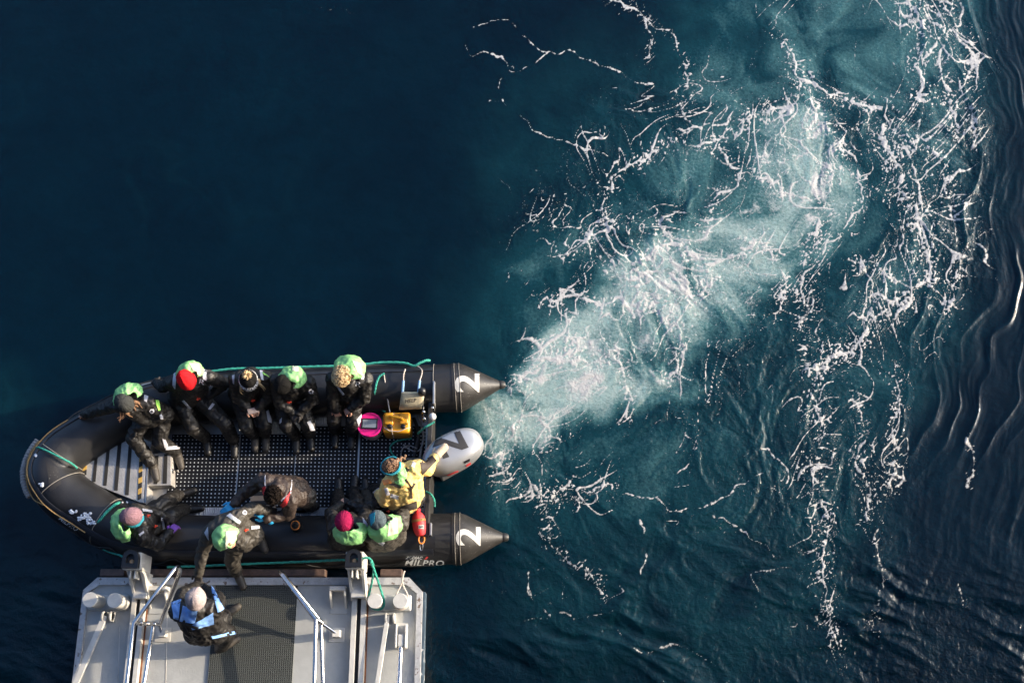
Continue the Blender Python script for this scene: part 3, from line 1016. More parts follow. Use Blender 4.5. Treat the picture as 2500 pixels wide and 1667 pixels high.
def along(i0, i1, phi0, phi1, w, h, name, m, segs=5, parent=boat):
    """rubber band bonded along the tube"""
    bm = bmesh.new()
    rings = []
    for i in range(i0, i1):
        t = (i - i0) / max(1, i1 - 1 - i0)
        phi = phi0 + (phi1 - phi0) * t
        da = w / RT / 2
        r = [tube_point(i, phi + da * (2 * k / segs - 1), RT + h * (1 if 0 < k < segs else .6)) for k in range(segs + 1)]
        r += [tube_point(i, phi + da * (1 - 2 * k / segs), RT - .012) for k in range(segs + 1)]
        rings.append(r)
    ring_loft(bm, rings)
    return bm_obj(name, bm, parent, m, True, angle=35)


NP_ = len(TUBE_PTS)
along(3, NP_ - 3, R(38), R(38), .085, .016, 'rubbing_strake', M['strake'])
along(3, NP_ - 3, R(98), R(98), .12, .012, 'fender_strake', M['rubber_patch'])
# seams round the tube where its panels join
def seam_at(i, wdt=.005):
    bm = bmesh.new()
    tube(bm, [tube_point(i, 2 * math.pi * k / 40 + .1, RT + .0035) for k in range(41)], wdt, 5)
    bm_obj('seam', bm, boat, M['seam'], True)


def near_i(px, py, z=.5):
    q = P(px, py, z)
    return min(range(NP_), key=lambda i: (TUBE_PTS[i] - q).length)


for px, py in ((153, 1118), (150, 1190), (255, 1270), (1052, 950)): seam_at(near_i(px, py))
# bonded patches on the nose
patch('nose_patch', TUBES, [(118, 1120), (152, 1078), (173, 1093), (142, 1140)], M['rubber_patch'], boat, .003)
patch('nose_patch', TUBES, [(112, 1130), (142, 1142), (150, 1180), (122, 1200)], M['rubber_pale'], boat, .003)
patch('bow_mark', TUBES, [(337, 938), (372, 930), (366, 944), (345, 949)], M['white_print'], boat, .003)
patch('tube_patch', TUBES, [(1060, 915), (1096, 908), (1097, 985), (1066, 990)], M['rubber_patch'], boat, .003)
patch('tube_patch', TUBES, [(1062, 1262), (1100, 1255), (1098, 1352), (1062, 1345)], M['rubber_patch'], boat, .003)
lettering('maker_print', 'MILPRO', TUBES, (1036, 1373), (97, 2), (-1, -14), M['decal_white'], boat, shear=.3, bold=.016, cuts=2, spacing=1.08)
lettering('maker_print', 'ZODIAC', TUBES, (1011, 1360.5), (42, 1), (0, -7), M['decal_white'], boat, shear=.3, bold=.02, cuts=1)
patch('maker_flash', TUBES, [(1036, 1364), (1041, 1358), (1046, 1358), (1041, 1364)], M['red_print'], boat, .004)
lettering('maker_print', 'MILPRO', TUBES, (168, 1277), (44, 30), (7, -10), M['decal_white'], boat, shear=.3, bold=.008, cuts=2, spacing=1.08)

# floor
bm = bmesh.new()
fl = [P(x, y, ZF) for x, y in ((1052, 985), (700, 985), (430, 1005), (330, 1045), (215, 1110), (195, 1160), (260, 1225), (340, 1268), (440, 1288), (1052, 1285))]
prism(bm, fl, ZF - .06, ZF)
floor_o = bm_obj('floor_board', bm, boat, M['alu'])
for (xa, xb) in ((420, 586), (588, 724), (726, 877), (880, 1040)):
    bm = bmesh.new()
    a, b, c, d = P(xa, 1060 if xa < 720 else 1040, ZF + .012), P(xb, 1060 if xb < 730 else 1040, ZF + .012), P(xb, 1238, ZF + .012), P(xa, 1238, ZF + .012)
    y1, y0 = max(a.y, b.y), min(c.y, d.y)
    prism(bm, [(a.x + .004, y0), (b.x - .004, y0), (b.x - .004, y1), (a.x + .004, y1)], ZF + .002, ZF + .014)
    bm_obj('ring_mat', bm, boat, M['ringmat'])
for (xa, ya, xb, yb) in ((455, 1239, 640, 1262), (700, 1239, 800, 1262), (585, 1030, 735, 1059), (770, 1020, 830, 1036)):
    bm = bmesh.new()
    a, b = P(xa, yb, ZF), P(xb, ya, ZF)
    prism(bm, [(a.x, a.y), (b.x, a.y), (b.x, b.y), (a.x, b.y)], ZF + .001, ZF + .02)
    bm_obj('edge_plate', bm, boat, M['ribbed'])

# bow locker: a checker plate deck, its face, grip strips and hazard tape
ZL = .46
lock = [(189, 1140), (192, 1122), (203, 1109), (213, 1102), (300, 1071), (330, 1063), (372, 1078), (357, 1120), (351, 1228), (340, 1226), (215, 1176), (198, 1164)]
lp = [P(x, y, ZL) for x, y in lock]
bm = bmesh.new()
prism(bm, lp, ZF, ZL, .008)
locker = bm_obj('bow_locker', bm, boat, M['plate'])
bm = bmesh.new()
a, b = P(359, 1120, ZL), P(352, 1226, ZL)
beam(bm, a + Vector((.012, 0, -.008)), b + Vector((.012, 0, -.008)), .018, .022)
bm_obj('edge_rail', bm, locker, M['alu'])
for q in (((233, 1098), (240, 1098), (233, 1176), (225, 1176)), ((261, 1086), (269, 1086), (260, 1185), (252, 1185)), ((288, 1077), (297, 1076), (287, 1197), (278, 1197)), ((314, 1086), (322, 1086), (314, 1208), (305, 1208))):
    bm = bmesh.new()
    prism(bm, [P(x, y, ZL + .004) for x, y in q], ZL + .001, ZL + .005)
    bm_obj('grip_strip', bm, locker, M['grip'])


def tape_band(x0, x1, y0, y1, dx, z, parent, n):
    h = (y1 - y0) / n
    for k in range(n):
        ya, yb = y0 + h * k, y0 + h * (k + 1)
        sx = lambda y: dx * (y - y0) / (y1 - y0)
        bm = bmesh.new()
        lo = h * .35
        prism(bm, [P(x0 + sx(ya), ya + lo, z), P(x1 + sx(ya), ya, z), P(x1 + sx(yb), yb, z), P(x0 + sx(yb), yb + lo, z)], z - .003, z + .001)
        bm_obj('tape_stripe', bm, parent, M['hazard_yellow'] if k % 2 == 0 else M['grip'])


tape_band(203, 213, 1108, 1158, -2, ZL + .004, locker, 4)
tape_band(340, 349, 1110, 1216, -4, ZL + .004, locker, 8)
# step in front of the locker
ZS = .34
bm = bmesh.new()
sp = [P(x, y, ZS) for x, y in ((364, 1108), (417, 1103), (418, 1184), (360, 1186))]
prism(bm, sp, ZF + .015, ZS, .006)
step = bm_obj('step_box', bm, boat, M['plate'])
for q in (((378, 1112), (387, 1112), (384, 1181), (375, 1181)), ((401, 1108), (409, 1108), (407, 1180), (397, 1180))):
    bm = bmesh.new()
    prism(bm, [P(x, y, ZS + .004) for x, y in q], ZS + .001, ZS + .005)
    bm_obj('grip_strip', bm, step, M['grip'])
bm = bmesh.new()
box(bm, P(420, 1150, .27), AX, (.012, .03, .03), .004)
tube(bm, [P(424, 1146, .28), P(432, 1148, .27), P(436, 1152, .25)], .006, 8)
bm_obj('latch', bm, step, M['steel'])

# transom
bm = bmesh.new()
for ya, yb, zt in ((925, 1065, .54), (1170, 1312, .70), (1060, 1175, .58)):
    a, b = P(1046, ya, .6), P(1046, yb, .6)
    xx = P(1046, 1120, .66).x
    box(bm, Vector((xx, (a.y + b.y) / 2, (.02 + zt) / 2)), AX, (.028, abs(a.y - b.y) / 2, (zt - .02) / 2), .006)
transom = bm_obj('transom', bm, boat, M['board'])
for ya, yb in ((930, 985), (1275, 1306)):
    bm = bmesh.new()
    a, b = P(1053, ya, .72), P(1053, yb, .72)
    box(bm, Vector((P(1053, 1120, .7).x + .012, (a.y + b.y) / 2, .60)), AX, (.012, abs(a.y - b.y) / 2, .12), .004)
    bm_obj('transom_bracket', bm, transom, M['alu'])
bm = bmesh.new()
tube(bm, [P(1033, 970, .60), P(1033, 1000, .62), P(1032, 1020, .55)], .012, 10)
capsule(bm, P(1030, 955, .78), .05, P(1030, 961, .70), .045)
bm_obj('knob', bm, transom, M['black_plastic'], True)
bm = bmesh.new()
ellipsoid(bm, P(1056, 1017, .84), AX, (.045, .045, .045))
tube(bm, [P(1056, 1017, .82), P(1054, 1022, .60)], .012, 10)
bm_obj('marker_ball', bm, transom, M['bucket'], True)
for x, y in ((1036, 1022), (1056, 995), (1034, 1005)):
    bm = bmesh.new()
    capsule(bm, P(x, y, .72), .02, P(x, y + 6, .60), .02)
    bm_obj('clamp', bm, transom, M['steel'], True)
# hoses and cables lying on the floor by the transom
for pts, r in ((((1010, 1020), (1022, 1060), (1012, 1110), (1008, 1130)), .022), (((1020, 1015), (1034, 1060), (1028, 1100), (1020, 1150)), .014), (((985, 1085), (1002, 1098), (1022, 1100), (1035, 1080)), .009), (((978, 1110), (985, 1092), (1000, 1088), (1018, 1094)), .008)):
    bm = bmesh.new()
    tube(bm, spline([P(x, y, ZF + .06 + .05 * (i % 2)) for i, (x, y) in enumerate(pts)], 8), r, 8)
    bm_obj('hose', bm, boat, M['rope_grey'] if r < .02 else M['rubber_patch'], True)


def rope(name, pts, r, m, label, cat='rope', lay=0, group=None):
    """pts: (px, py, z)"""
    sp_ = spline([P(*p) for p in pts], 12)
    sp_ = resample(sp_, .02)
    bm = bmesh.new()
    if lay:
        for s in range(lay):
            pp = []
            for i, p in enumerate(sp_):
                d, a, b = frame((sp_[min(i + 1, len(sp_) - 1)] - sp_[max(i - 1, 0)]))
                t = i * .55 + 2 * math.pi * s / lay
                pp.append(p + (a * math.cos(t) + b * math.sin(t)) * r * .5)
            tube(bm, pp, r * .56, 6)
    else:
        tube(bm, sp_, r, 8)
    o = bm_obj(name, bm, None, m, True)
    return tag(o, label, cat, group)


# lifelines: black cord looped along both outer sides, part of the boat
def lifeline(i0, i1, phi, n):
    bm = bmesh.new()
    pts = []
    for i in range(i0, i1):
        t = (i - i0) / (i1 - 1 - i0) * n
        sag = abs(math.sin(math.pi * t))
        pts.append(tube_point(i, phi + .55 * sag, RT + .012))
    tube(bm, pts, .007, 6)
    bm_obj('lifeline', bm, boat, M['rope_black'], True)


lifeline(6, NP_ // 2 - 12, R(48), 6)
lifeline(NP_ // 2 + 12, NP_ - 6, R(48), 6)
# bow rope along the nose and the rope fender wound round it
bm = bmesh.new()
i0, i1 = near_i(206, 1070), near_i(262, 1274)
tube(bm, [tube_point(i, R(42), RT + .02) for i in range(i0, i1)], .008, 6)
tube(bm, [tube_point(i, R(58) + .2 * math.sin(i * .9), RT + .015) for i in range(near_i(150, 1110), near_i(165, 1215))], .007, 6)
bm_obj('bow_line', bm, boat, mat('ochre_cord', (.42, .25, .09), .7, var=.2), True)
bm = bmesh.new()
nf = [tube_point(i, R(78), RT + .035) for i in range(near_i(148, 1106), near_i(140, 1182) + 1)]
nf = resample(nf, .018)
tube(bm, nf, [.034 + .007 * (i % 2) for i in range(len(nf))], 12)
bm_obj('bow_fender', bm, boat, M['rope_grey'], True)
# bolts on the strake
for k, px in enumerate(range(470, 800, 46)):
    h = onto([bvh_of(o) for o in boat.children if o.name.startswith('rubbing_strake')], px, 1336, .001)
    if h and k % 2 == 0:
        bm = bmesh.new()
        lathe(bm, h[0], [(.012, -.004), (.012, .003), (.008, .006)], 10)
        bm_obj('bolt', bm, boat, M['steel'], True)
# snow frozen on to the bow
for k, (px, py, n, sprd) in enumerate(((180, 1247, 9, 8), (207, 1262, 22, 15), (222, 1272, 14, 10), (310, 1222, 10, 12), (325, 1224, 8, 8), (101, 1183, 7, 4), (86, 1112, 6, 4))):
    bm = bmesh.new()
    rs = random.Random(k)
    for _ in range(n):
        h = onto(TUBES + [bvh_of(locker)] if k < 3 else TUBES, px + rs.uniform(-sprd, sprd), py + rs.uniform(-sprd, sprd) * .6, .004)
        if h: ellipsoid(bm, h[0], AX, (rs.uniform(.008, .024), rs.uniform(.008, .022), rs.uniform(.005, .010)), 8, 6)
    if bm.verts: bm_obj('snow', bm, boat, M['snow'], True)['kind'] = 'stuff'
    else: bm.free()

# ------------------------------------------------------------------ outboard motor
mb = P(1095, 1115, .5)
motor = thing('outboard_motor', (mb.x, mb.y, 0), 'silver outboard motor with a dark taped 2 on its cowl', 'outboard motor')
mc = P(1104, 1098, 1.0)
ma = P(1170, 1062, 1.0) - P(1040, 1132, 1.0)
ma.z = 0
ax_l, ax_w = ma.normalized(), Vector((-ma.y, ma.x, 0)).normalized()


def cowl_ring(s, z, n=48, sh=0.0):
    out = []
    for k in range(n):
        t = 2 * math.pi * k / n
        c, s_ = math.cos(t), math.sin(t)
        ex = 2.5
        x = math.copysign(abs(c) ** (2 / ex), c) * .385 * s
        y = math.copysign(abs(s_) ** (2 / ex), s_) * .222 * s
        if x < 0: y *= 1 - .20 * (x / .385) ** 2
        out.append(Vector((mc.x, mc.y, 0)) + ax_l * (x + sh) + ax_w * y + Vector((0, 0, z - .05 * (x / .385) * (z - .7) / .4)))
    return out


bm = bmesh.new()
ring_loft(bm, [cowl_ring(s, z) for s, z in ((.84, .64), (.93, .70), (.985, .78), (1.0, .86), (.985, .94), (.94, 1.0), (.85, 1.045), (.70, 1.07), (.45, 1.085), (.2, 1.09))])
cowl = bm_obj('cowl', bm, motor, M['silver'], True, angle=70)
BC = [bvh_of(cowl)]
bm = bmesh.new()
ring_loft(bm, [cowl_ring(s, z) for s, z in ((.6, .56), (.80, .58), (.90, .635), (.90, .66), (.84, .665))])
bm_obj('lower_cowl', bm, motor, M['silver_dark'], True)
for q in (((1106, 1051), (1120, 1046), (1144, 1092), (1128, 1098)), ((1077, 1069), (1143, 1090), (1128, 1098), (1081, 1083)), ((1063, 1075), (1078, 1069), (1082, 1083), (1056, 1092)), ((1075, 1100), (1088, 1098), (1097, 1115), (1082, 1120))):
    patch('number_tape', BC, q, M['cowl_tape'], cowl, .004, 8, 8)
patch('cowl_line', BC, [(1119, 1045), (1121, 1044), (1154, 1100), (1152, 1101)], M['white_print'], cowl, .002, 8, 1)
patch('red_stripe', BC, [(1076, 1165), (1118, 1148), (1120, 1152), (1078, 1169)], M['red_print'], cowl, .004, 8, 2)
patch('red_stripe', BC, [(1137, 1135), (1149, 1128), (1149, 1132), (1138, 1138)], M['red_print'], cowl, .004, 4, 2)
patch('vent', BC, [(1132, 1126), (1146, 1119), (1147, 1124), (1134, 1131)], M['black_plastic'], cowl, .003, 4, 2)
bm = bmesh.new()
c = Vector((mc.x, mc.y, 0)) - ax_l * .12
box(bm, c + Vector((0, 0, .2)), (ax_l, ax_w, AX[2]), (.12, .07, .40), .02)
box(bm, c + ax_l * .1 + Vector((0, 0, -.2)), (ax_l, ax_w, AX[2]), (.22, .12, .012), .004)
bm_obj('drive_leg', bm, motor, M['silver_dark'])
bm = bmesh.new()
cl = Vector((P(1046, 1120, .6).x, mc.y - .03, .52))
box(bm, cl + Vector((.06, 0, 0)), AX, (.075, .13, .13), .02)
tube(bm, [cl + Vector((.02, .0, .1)), cl + Vector((-.28, -.05, .3)), cl + Vector((-.46, -.08, .34))], [.028, .024, .028], 10)
bm_obj('tiller_bracket', bm, motor, M['black_plastic'], True)

# ------------------------------------------------------------------ gear
# amber fuel can
fc = P(968, 1066, ZF)
can = thing('fuel_can', (fc.x, fc.y, ZF + .014), 'amber plastic fuel can lashed between the pink bucket and the transom', 'fuel can')
t0, t1 = P(933, 1055, .52), P(1002, 1004, .52)
bm = bmesh.new()
hx, hy = (t1.x - t0.x) / 2, (t1.y - t0.y) / 2
cc = Vector(((t0.x + t1.x) / 2, (t0.y + t1.y) / 2, (ZF + .014 + .50) / 2))
hz = (.50 - ZF - .014) / 2
box(bm, cc, AX, (hx, hy, hz), .035)
can_body = bm_obj('can_body', bm, can, M['can_yellow'], True, angle=50)
BCAN = [bvh_of(can_body)]
bm = bmesh.new()
ridge = [cc + Vector((-hx * .92, -hy * .15, hz - .005)), cc + Vector((-hx * .92, hy * .8, hz - .005))]
for sx in (-1, 1):
    bm = bmesh.new()
    box(bm, cc + Vector((sx * hx * .55, hy * .3, hz + .012)), AX, (hx * .32, hy * .58, .02), .015)
    bm_obj('shoulder', bm, can, M['can_yellow'], True, angle=50)
bm = bmesh.new()
hd = [cc + Vector((-hx * .5, hy * .42, hz + .02)), cc + Vector((-hx * .35, hy * .40, hz + .075)), cc + Vector((hx * .35, hy * .26, hz + .075)), cc + Vector((hx * .5, hy * .22, hz + .02))]
tube(bm, spline(hd, 6), .019, 12)
bm_obj('handle', bm, can, M['can_yellow'], True)
for sx in (-.48, .5):
    bm = bmesh.new()
    lathe(bm, cc + Vector((sx * hx, -hy * .42, hz - .002)), [(.030, 0), (.030, .03), (.026, .036), (.014, .045)], 16)
    bm_obj('filler_cap', bm, can, M['black_plastic'], True, angle=40)
bm = bmesh.new()
for pts in (((958, 1006), (957, 1025), (957, 1054), (962, 1072)), ((934, 1041), (950, 1051), (972, 1053), (1001, 1043)), ((960, 1003), (963, 1018)), ((950, 1018), (945, 1024))):
    q = []
    for k in range(13):
        t = k / 12 * (len(pts) - 1)
        i = min(int(t), len(pts) - 2)
        f = t - i
        h = onto(BCAN, pts[i][0] * (1 - f) + pts[i + 1][0] * f, pts[i][1] * (1 - f) + pts[i + 1][1] * f, .006)
        if h: q.append(h[0])
    if len(q) > 2: tube(bm, q, .006, 6)
bm_obj('lashing', bm, can, M['rope_white'], True)

# pink lidded bucket and the tablet on it
lc = P(902, 1036, .50)
bk = thing('bucket', (lc.x, lc.y, ZF + .014), 'white bucket with a bright pink lid beside the fuel can', 'bucket')
bm = bmesh.new()
lathe(bm, (lc.x, lc.y, 0), [(.118, ZF + .014), (.122, ZF + .03), (.138, .44), (.146, .445), (.146, .47), (.138, .475)], 36)
bm_obj('bucket_body', bm, bk, M['bucket'], True, angle=40)
bm = bmesh.new()
lathe(bm, (lc.x, lc.y, 0), [(.150, .462), (.154, .468), (.154, .492), (.148, .500), (.136, .500), (.133, .490), (.05, .490), (.01, .490)], 40)
bm_obj('lid', bm, bk, M['pink'], True, angle=35)
bm = bmesh.new()
tube(bm, [Vector((lc.x + .152 * math.cos(t), lc.y - .153 * abs(math.sin(t)), .45 - .10 * abs(math.sin(t)))) for t in [math.pi * k / 14 for k in range(15)]], .004, 6)
bm_obj('handle', bm, bk, M['steel'], True)
tb = P(902, 1034, .50)
tab = thing('tablet', (tb.x, tb.y, .492), 'black framed tablet lying on the pink bucket lid', 'tablet')
ta = Vector((math.cos(R(-2)), math.sin(R(-2)), 0))
tbx = (ta, Vector((-ta.y, ta.x, 0)), AX[2])
bm = bmesh.new()
box(bm, (tb.x, tb.y, .499), tbx, (.100, .066, .007), .004)
bm_obj('case', bm, tab, M['black_plastic'])
bm = bmesh.new()
box(bm, (tb.x, tb.y, .5068), tbx, (.083, .050, .0012))
bm_obj('screen', bm, tab, M['screen'])

# canvas bag marked HELP, hung on the inside of the far tube
bc = P(1004, 978, .55)
bag = thing('grab_bag', (bc.x, bc.y, .5), 'worn beige canvas bag printed HELP hanging on the far tube', 'bag')
q = [P(974, 1000, .56), P(1034, 996, .56), P(1036, 958, .74), P(980, 958, .74)]
nrm = (q[1] - q[0]).cross(q[3] - q[0]).normalized()
bm = bmesh.new()
rings = []
for k in range(9):
    t = k / 8
    a, b = q[0].lerp(q[3], t), q[1].lerp(q[2], t)
    th = .055 * math.sin(math.pi * min(.97, t + .03)) ** .6
    rg = []
    for i in range(20):
        w = 2 * math.pi * i / 20
        x = .5 + .5 * math.copysign(abs(math.cos(w)) ** .5, math.cos(w))
        rg.append(a.lerp(b, x) + nrm * (th * math.copysign(abs(math.sin(w)) ** .7, math.sin(w)) + .008 * mnoise.noise(Vector((x * 4, t * 4, 1)))))
    rings.append(rg)
ring_loft(bm, rings)
bag_o = bm_obj('bag_body', bm, bag, M['bag'], True)
BB = [bvh_of(bag_o)]
lettering('bag_print', 'HELP', BB, (1003, 978), (27, -3), (1, -9), M['black_print'], bag_o, bold=.01, lift=.003, cuts=1)
for pts in (((983, 962, .70), (984, 946, .66), (985, 930, .66)), ((1022, 962, .70), (1023, 945, .66), (1025, 930, .66))):
    bm = bmesh.new()
    tube(bm, [P(*p) + Vector((0, 0, .02)) for p in pts], .016, 8)
    bm_obj('strap', bm, bag, M['blue_strap'], True)
for pts in (((985, 930, .67), (986, 915, .67), (990, 902, .64)), ((1025, 930, .67), (1031, 906, .66), (1018, 893, .60))):
    bm = bmesh.new()
    tube(bm, spline([P(*p) + Vector((0, 0, .02)) for p in pts], 5), .007, 6)
    bm_obj('cord', bm, bag, M['rope_white'], True)

# red throw bag with its rings
rb = P(1024, 1275, .6)
tbag = thing('throw_bag', (rb.x, rb.y, .62), 'red nylon throw bag with a tan band lying by the transom', 'throw bag')
a, b = P(1019, 1250, .72), P(1027, 1306, .70)
d, s, u = frame(b - a)
bm = bmesh.new()
ln = (b - a).length
prof = [(.035, -.04), (.042, -.02), (.030, 0), (.055, .02), (.075, .06), (.078, .12), (.075, .2), (.066, ln - .03), (.05, ln), (.02, ln + .01)]
ring_loft(bm, [[a + d * z + (s * math.cos(2 * math.pi * k / 24) + u * math.sin(2 * math.pi * k / 24)) * (r * (1 + .10 * mnoise.noise(Vector((k * .8, z * 22, 3))))) for k in range(24)] for r, z in prof])
tb_o = bm_obj('bag_body', bm, tbag, M['red_bag'], True)
bm = bmesh.new()
ring_loft(bm, [[a + d * z + (s * math.cos(2 * math.pi * k / 24) + u * math.sin(2 * math.pi * k / 24)) * .083 for k in range(24)] for z in (.085, .115)], False, False)
bmesh.ops.solidify(bm, geom=bm.faces[:], thickness=.003)
bm_obj('band', bm, tbag, mat('tan_webbing', (.42, .24, .08), .7), True)
BT = [bvh_of(tb_o)]
patch('label_tag', BT, [(1022, 1281), (1034, 1281), (1034, 1290), (1022, 1290)], M['white_print'], tbag, .006)
lettering('label_print', 'NRS', BT, (1028, 1285.5), (9, 0), (0, -6), M['black_print'], tbag, bold=.03, lift=.012)
bm = bmesh.new()
c = P(1029, 1316, .67)
tube(bm, [c + Vector((.034 * math.cos(t), .05 * math.sin(t), .0)) for t in [2 * math.pi * k / 24 for k in range(25)]], .009, 8)
bm_obj('ring', bm, tbag, M['orange'], True)
bm = bmesh.new()
c = P(1029, 1333, .66)
tube(bm, [c + Vector((.017 * math.cos(t), .048 * math.sin(t), .01 * math.sin(t))) for t in [2 * math.pi * k / 20 for k in range(21)]], .006, 8)
bm_obj('carabiner', bm, tbag, M['steel'], True)

# black lamp with an orange ring on the near tube
lp_ = P(722, 1280, .66)
lamp = thing('deck_lamp', (lp_.x, lp_.y, .62), 'small black canister with an orange ring on the near tube', 'canister')
bm = bmesh.new()
lathe(bm, (lp_.x + .01, lp_.y - .02, 0), [(.07, .62), (.072, .64), (.068, .69), (.052, .72)], 24)
bm_obj('canister_body', bm, lamp, M['black_plastic'], True, angle=40)
bm = bmesh.new()
lathe(bm, (lp_.x + .01, lp_.y - .02, 0), [(.046, .72), (.056, .722), (.056, .735), (.046, .737)], 24)
bm_obj('ring', bm, lamp, M['orange'], True, angle=40)
bm = bmesh.new()
lathe(bm, (lp_.x + .01, lp_.y - .02, 0), [(.044, .735), (.044, .75), (.03, .765), (.012, .79), (.01, .81)], 18)
bm_obj('cap', bm, lamp, M['black_plastic'], True, angle=40)

# striped step leaning inside the boat under the helper
ZT = .48
bs = P(640, 1215, ZT)
bstep = thing('boarding_step', (bs.x, bs.y, ZF + .014), 'striped plywood step inside the boat under the bending helper', 'step')
bm = bmesh.new()
sq = [P(x, y, ZT) for x, y in ((612, 1197), (668, 1193), (676, 1262), (609, 1262))]
prism(bm, sq, ZT - .03, ZT, .004)
top = bm_obj('tread', bm, bstep, M['wood_step'])
for k in range(3):
    bm = bmesh.new()
    y0 = 1202 + k * 21 - (2 if k == 0 else 0)
    prism(bm, [P(x, y, ZT) for x, y in ((613, y0), (668, y0 - 2), (669, y0 + 8), (612, y0 + 10))], ZT + .001, ZT + .005)
    bm_obj('grip_strip', bm, top, M['grip'])
for x, y in ((616, 1200), (664, 1198), (613, 1258), (670, 1258)):
    bm = bmesh.new()
    c = P(x, y, ZT)
    box(bm, (c.x, c.y, (ZT - .03 + ZF + .014) / 2), AX, (.02, .02, (ZT - .03 - ZF - .014) / 2))
    bm_obj('leg', bm, bstep, M['wood_step'])

# ropes
zt = .34 + RT
rope('mooring_rope', [(470, 913, .60), (560, 901, .60), (640, 899, .60), (760, 895, .60), (860, 892, .60), (930, 885, .60), (985, 886, .62), (1010, 893, .63), (1025, 886, .64), (1040, 880, .62), (1049, 880, .58)], .016, M['rope_green'], 'long green rope laid along the far tube behind the passengers', lay=3)
rope('tether_rope', [(938, 912, .66), (925, 921, .66), (917, 945, .65), (915, 975, .56), (924, 993, .46), (940, 1005, .42)], .014, M['rope_green'], 'short green rope looped down the far tube to the fuel can', lay=3)
rope('lashing_cord', [(937, 913, .66), (943, 950, .62), (948, 985, .56), (952, 1006, .56)], .007, M['rope_white'], 'thin cream cord from the far tube down to the fuel can')
rope('coiled_rope', [(1005, 1070, .2), (970, 1076, .18), (953, 1090, .17), (958, 1108, .17), (975, 1124, .18), (990, 1130, .2)], .011, M['rope_green'], 'loose green rope curled on the ring mat below the fuel can', lay=3)
rope('transom_rope', [(1060, 1030, .74), (1050, 1036, .74), (1036, 1044, .72), (1020, 1058, .5)], .013, M['rope_green'], 'green rope end tied over the transom near the white ball', lay=3)
rope('stern_rope', [(1040, 1200, .70), (1052, 1207, .74), (1060, 1220, .72), (1061, 1236, .66)], .013, M['rope_green'], 'green rope end over the transom above the red throw bag', lay=3)
rope('bow_rope', [(291, 1226, .60), (280, 1232, .70), (262, 1248, .73), (245, 1268, .72), (238, 1276, .70)], .018, M['rope_green'], 'thick green rope across the near bow tube by the lilac hat', lay=3)
rope('nose_rope', [(82, 1098, .62), (92, 1092, .80), (118, 1102, .85), (150, 1118, .84), (175, 1131, .78), (188, 1142, .66)], .012, M['rope_green'], 'pale green rope stretched across the nose of the boat', lay=3)
rope('painter_line', [(172, 1253, .66), (200, 1262, .68), (228, 1274, .68), (250, 1282, .66), (268, 1290, .66), (270, 1296, .66), (250, 1298, .66), (252, 1302, .62), (272, 1302, .64)], .009, M['rope_grey'], 'thin grey line in a loose loop on the near bow tube')
# ------------------------------------------------------------------ the ship's boarding platform
M['paint'] = mat('grey_deck_paint', (.42, .425, .405), .55, var=.10, vscale=5, bump=.35, bscale=45, bdist=.004, speck=((.30, .22, .15), 16, .77))
M['paint_light'] = mat('light_grey_paint', (.58, .56, .51), .5, var=.12, vscale=9, bump=.3, bscale=35, bdist=.004, speck=((.28, .17, .09), 22, .74))
M['paint_worn'] = mat('worn_rim_paint', (.42, .42, .42), .55, var=.22, vscale=12, bump=.3, bscale=40, speck=((.14, .10, .08), 15, .62))
M['rust'] = mat('rust', (.22, .085, .035), .8, var=.4, vscale=30)
M['wood'] = mat('wet_fender_timber', (.095, .058, .043), .6, var=.45, vscale=14, bump=.6, bscale=30, bdist=.008)
M['slot'] = mat('dark_slot', (.016, .016, .018), .5)
M['hull_blue'] = mat('ship_side_paint', (.020, .024, .035), .45, var=.2, vscale=2)


def mesh_mat():
    m = mat('rubber_mesh_mat', (.020, .023, .022), .65, var=.25, vscale=4)
    nt = m.node_tree
    L = nt.links.new
    b = nt.nodes['Principled BSDF']
    src = b.inputs['Base Color'].links[0].from_socket
    tc = node(nt, 'ShaderNodeTexCoord')
    vo = node(nt, 'ShaderNodeTexVoronoi', Scale=1 / .024, Randomness=.12)
    vo.distance = 'CHEBYCHEV'
    vo.voronoi_dimensions = '2D'
    L(tc.outputs['Object'], vo.inputs['Vector'])
    mr = node(nt, 'ShaderNodeMapRange')
    for k, s in zip((1, 2, 3, 4), (.22, .36, 0.0, 1.0)): mr.inputs[k].default_value = s
    L(vo.outputs['Distance'], mr.inputs[0])
    mx = node(nt, 'ShaderNodeMix', data_type='RGBA')
    L(mr.outputs[0], mx.inputs[0])
    L(src, mx.inputs[6])
    mx.inputs[7].default_value = (.062, .070, .064, 1)
    L(mx.outputs[2], b.inputs['Base Color'])
    bp = node(nt, 'ShaderNodeBump', Strength=1.0, Distance=.012)
    L(mr.outputs[0], bp.inputs['Height'])
    L(bp.outputs[0], b.inputs['Normal'])
    return m


M['mesh_mat'] = mesh_mat()
ZD = .50
pl = P(620, 1560, ZD)
plat = thing('boarding_platform', (pl.x, pl.y, 0), 'light grey steel boarding platform with a dark mat down its middle', 'platform')
YB = -.24                                                    # the ship's side


def pd(x, y, z=ZD): return P(x, y, z)


out_px = [(206, 1441), (241, 1410), (1000, 1410), (1032, 1444)]
o3 = [pd(*q) for q in out_px]
xl, xr = pd(183, 1667).x, pd(1030, 1667).x
poly = [Vector((o3[0].x, YB, 0))] + o3 + [Vector((o3[3].x, YB, 0))]
bm = bmesh.new()
prism(bm, poly, .06, ZD, .006)
deck = bm_obj('deck', bm, plat, M['paint'])
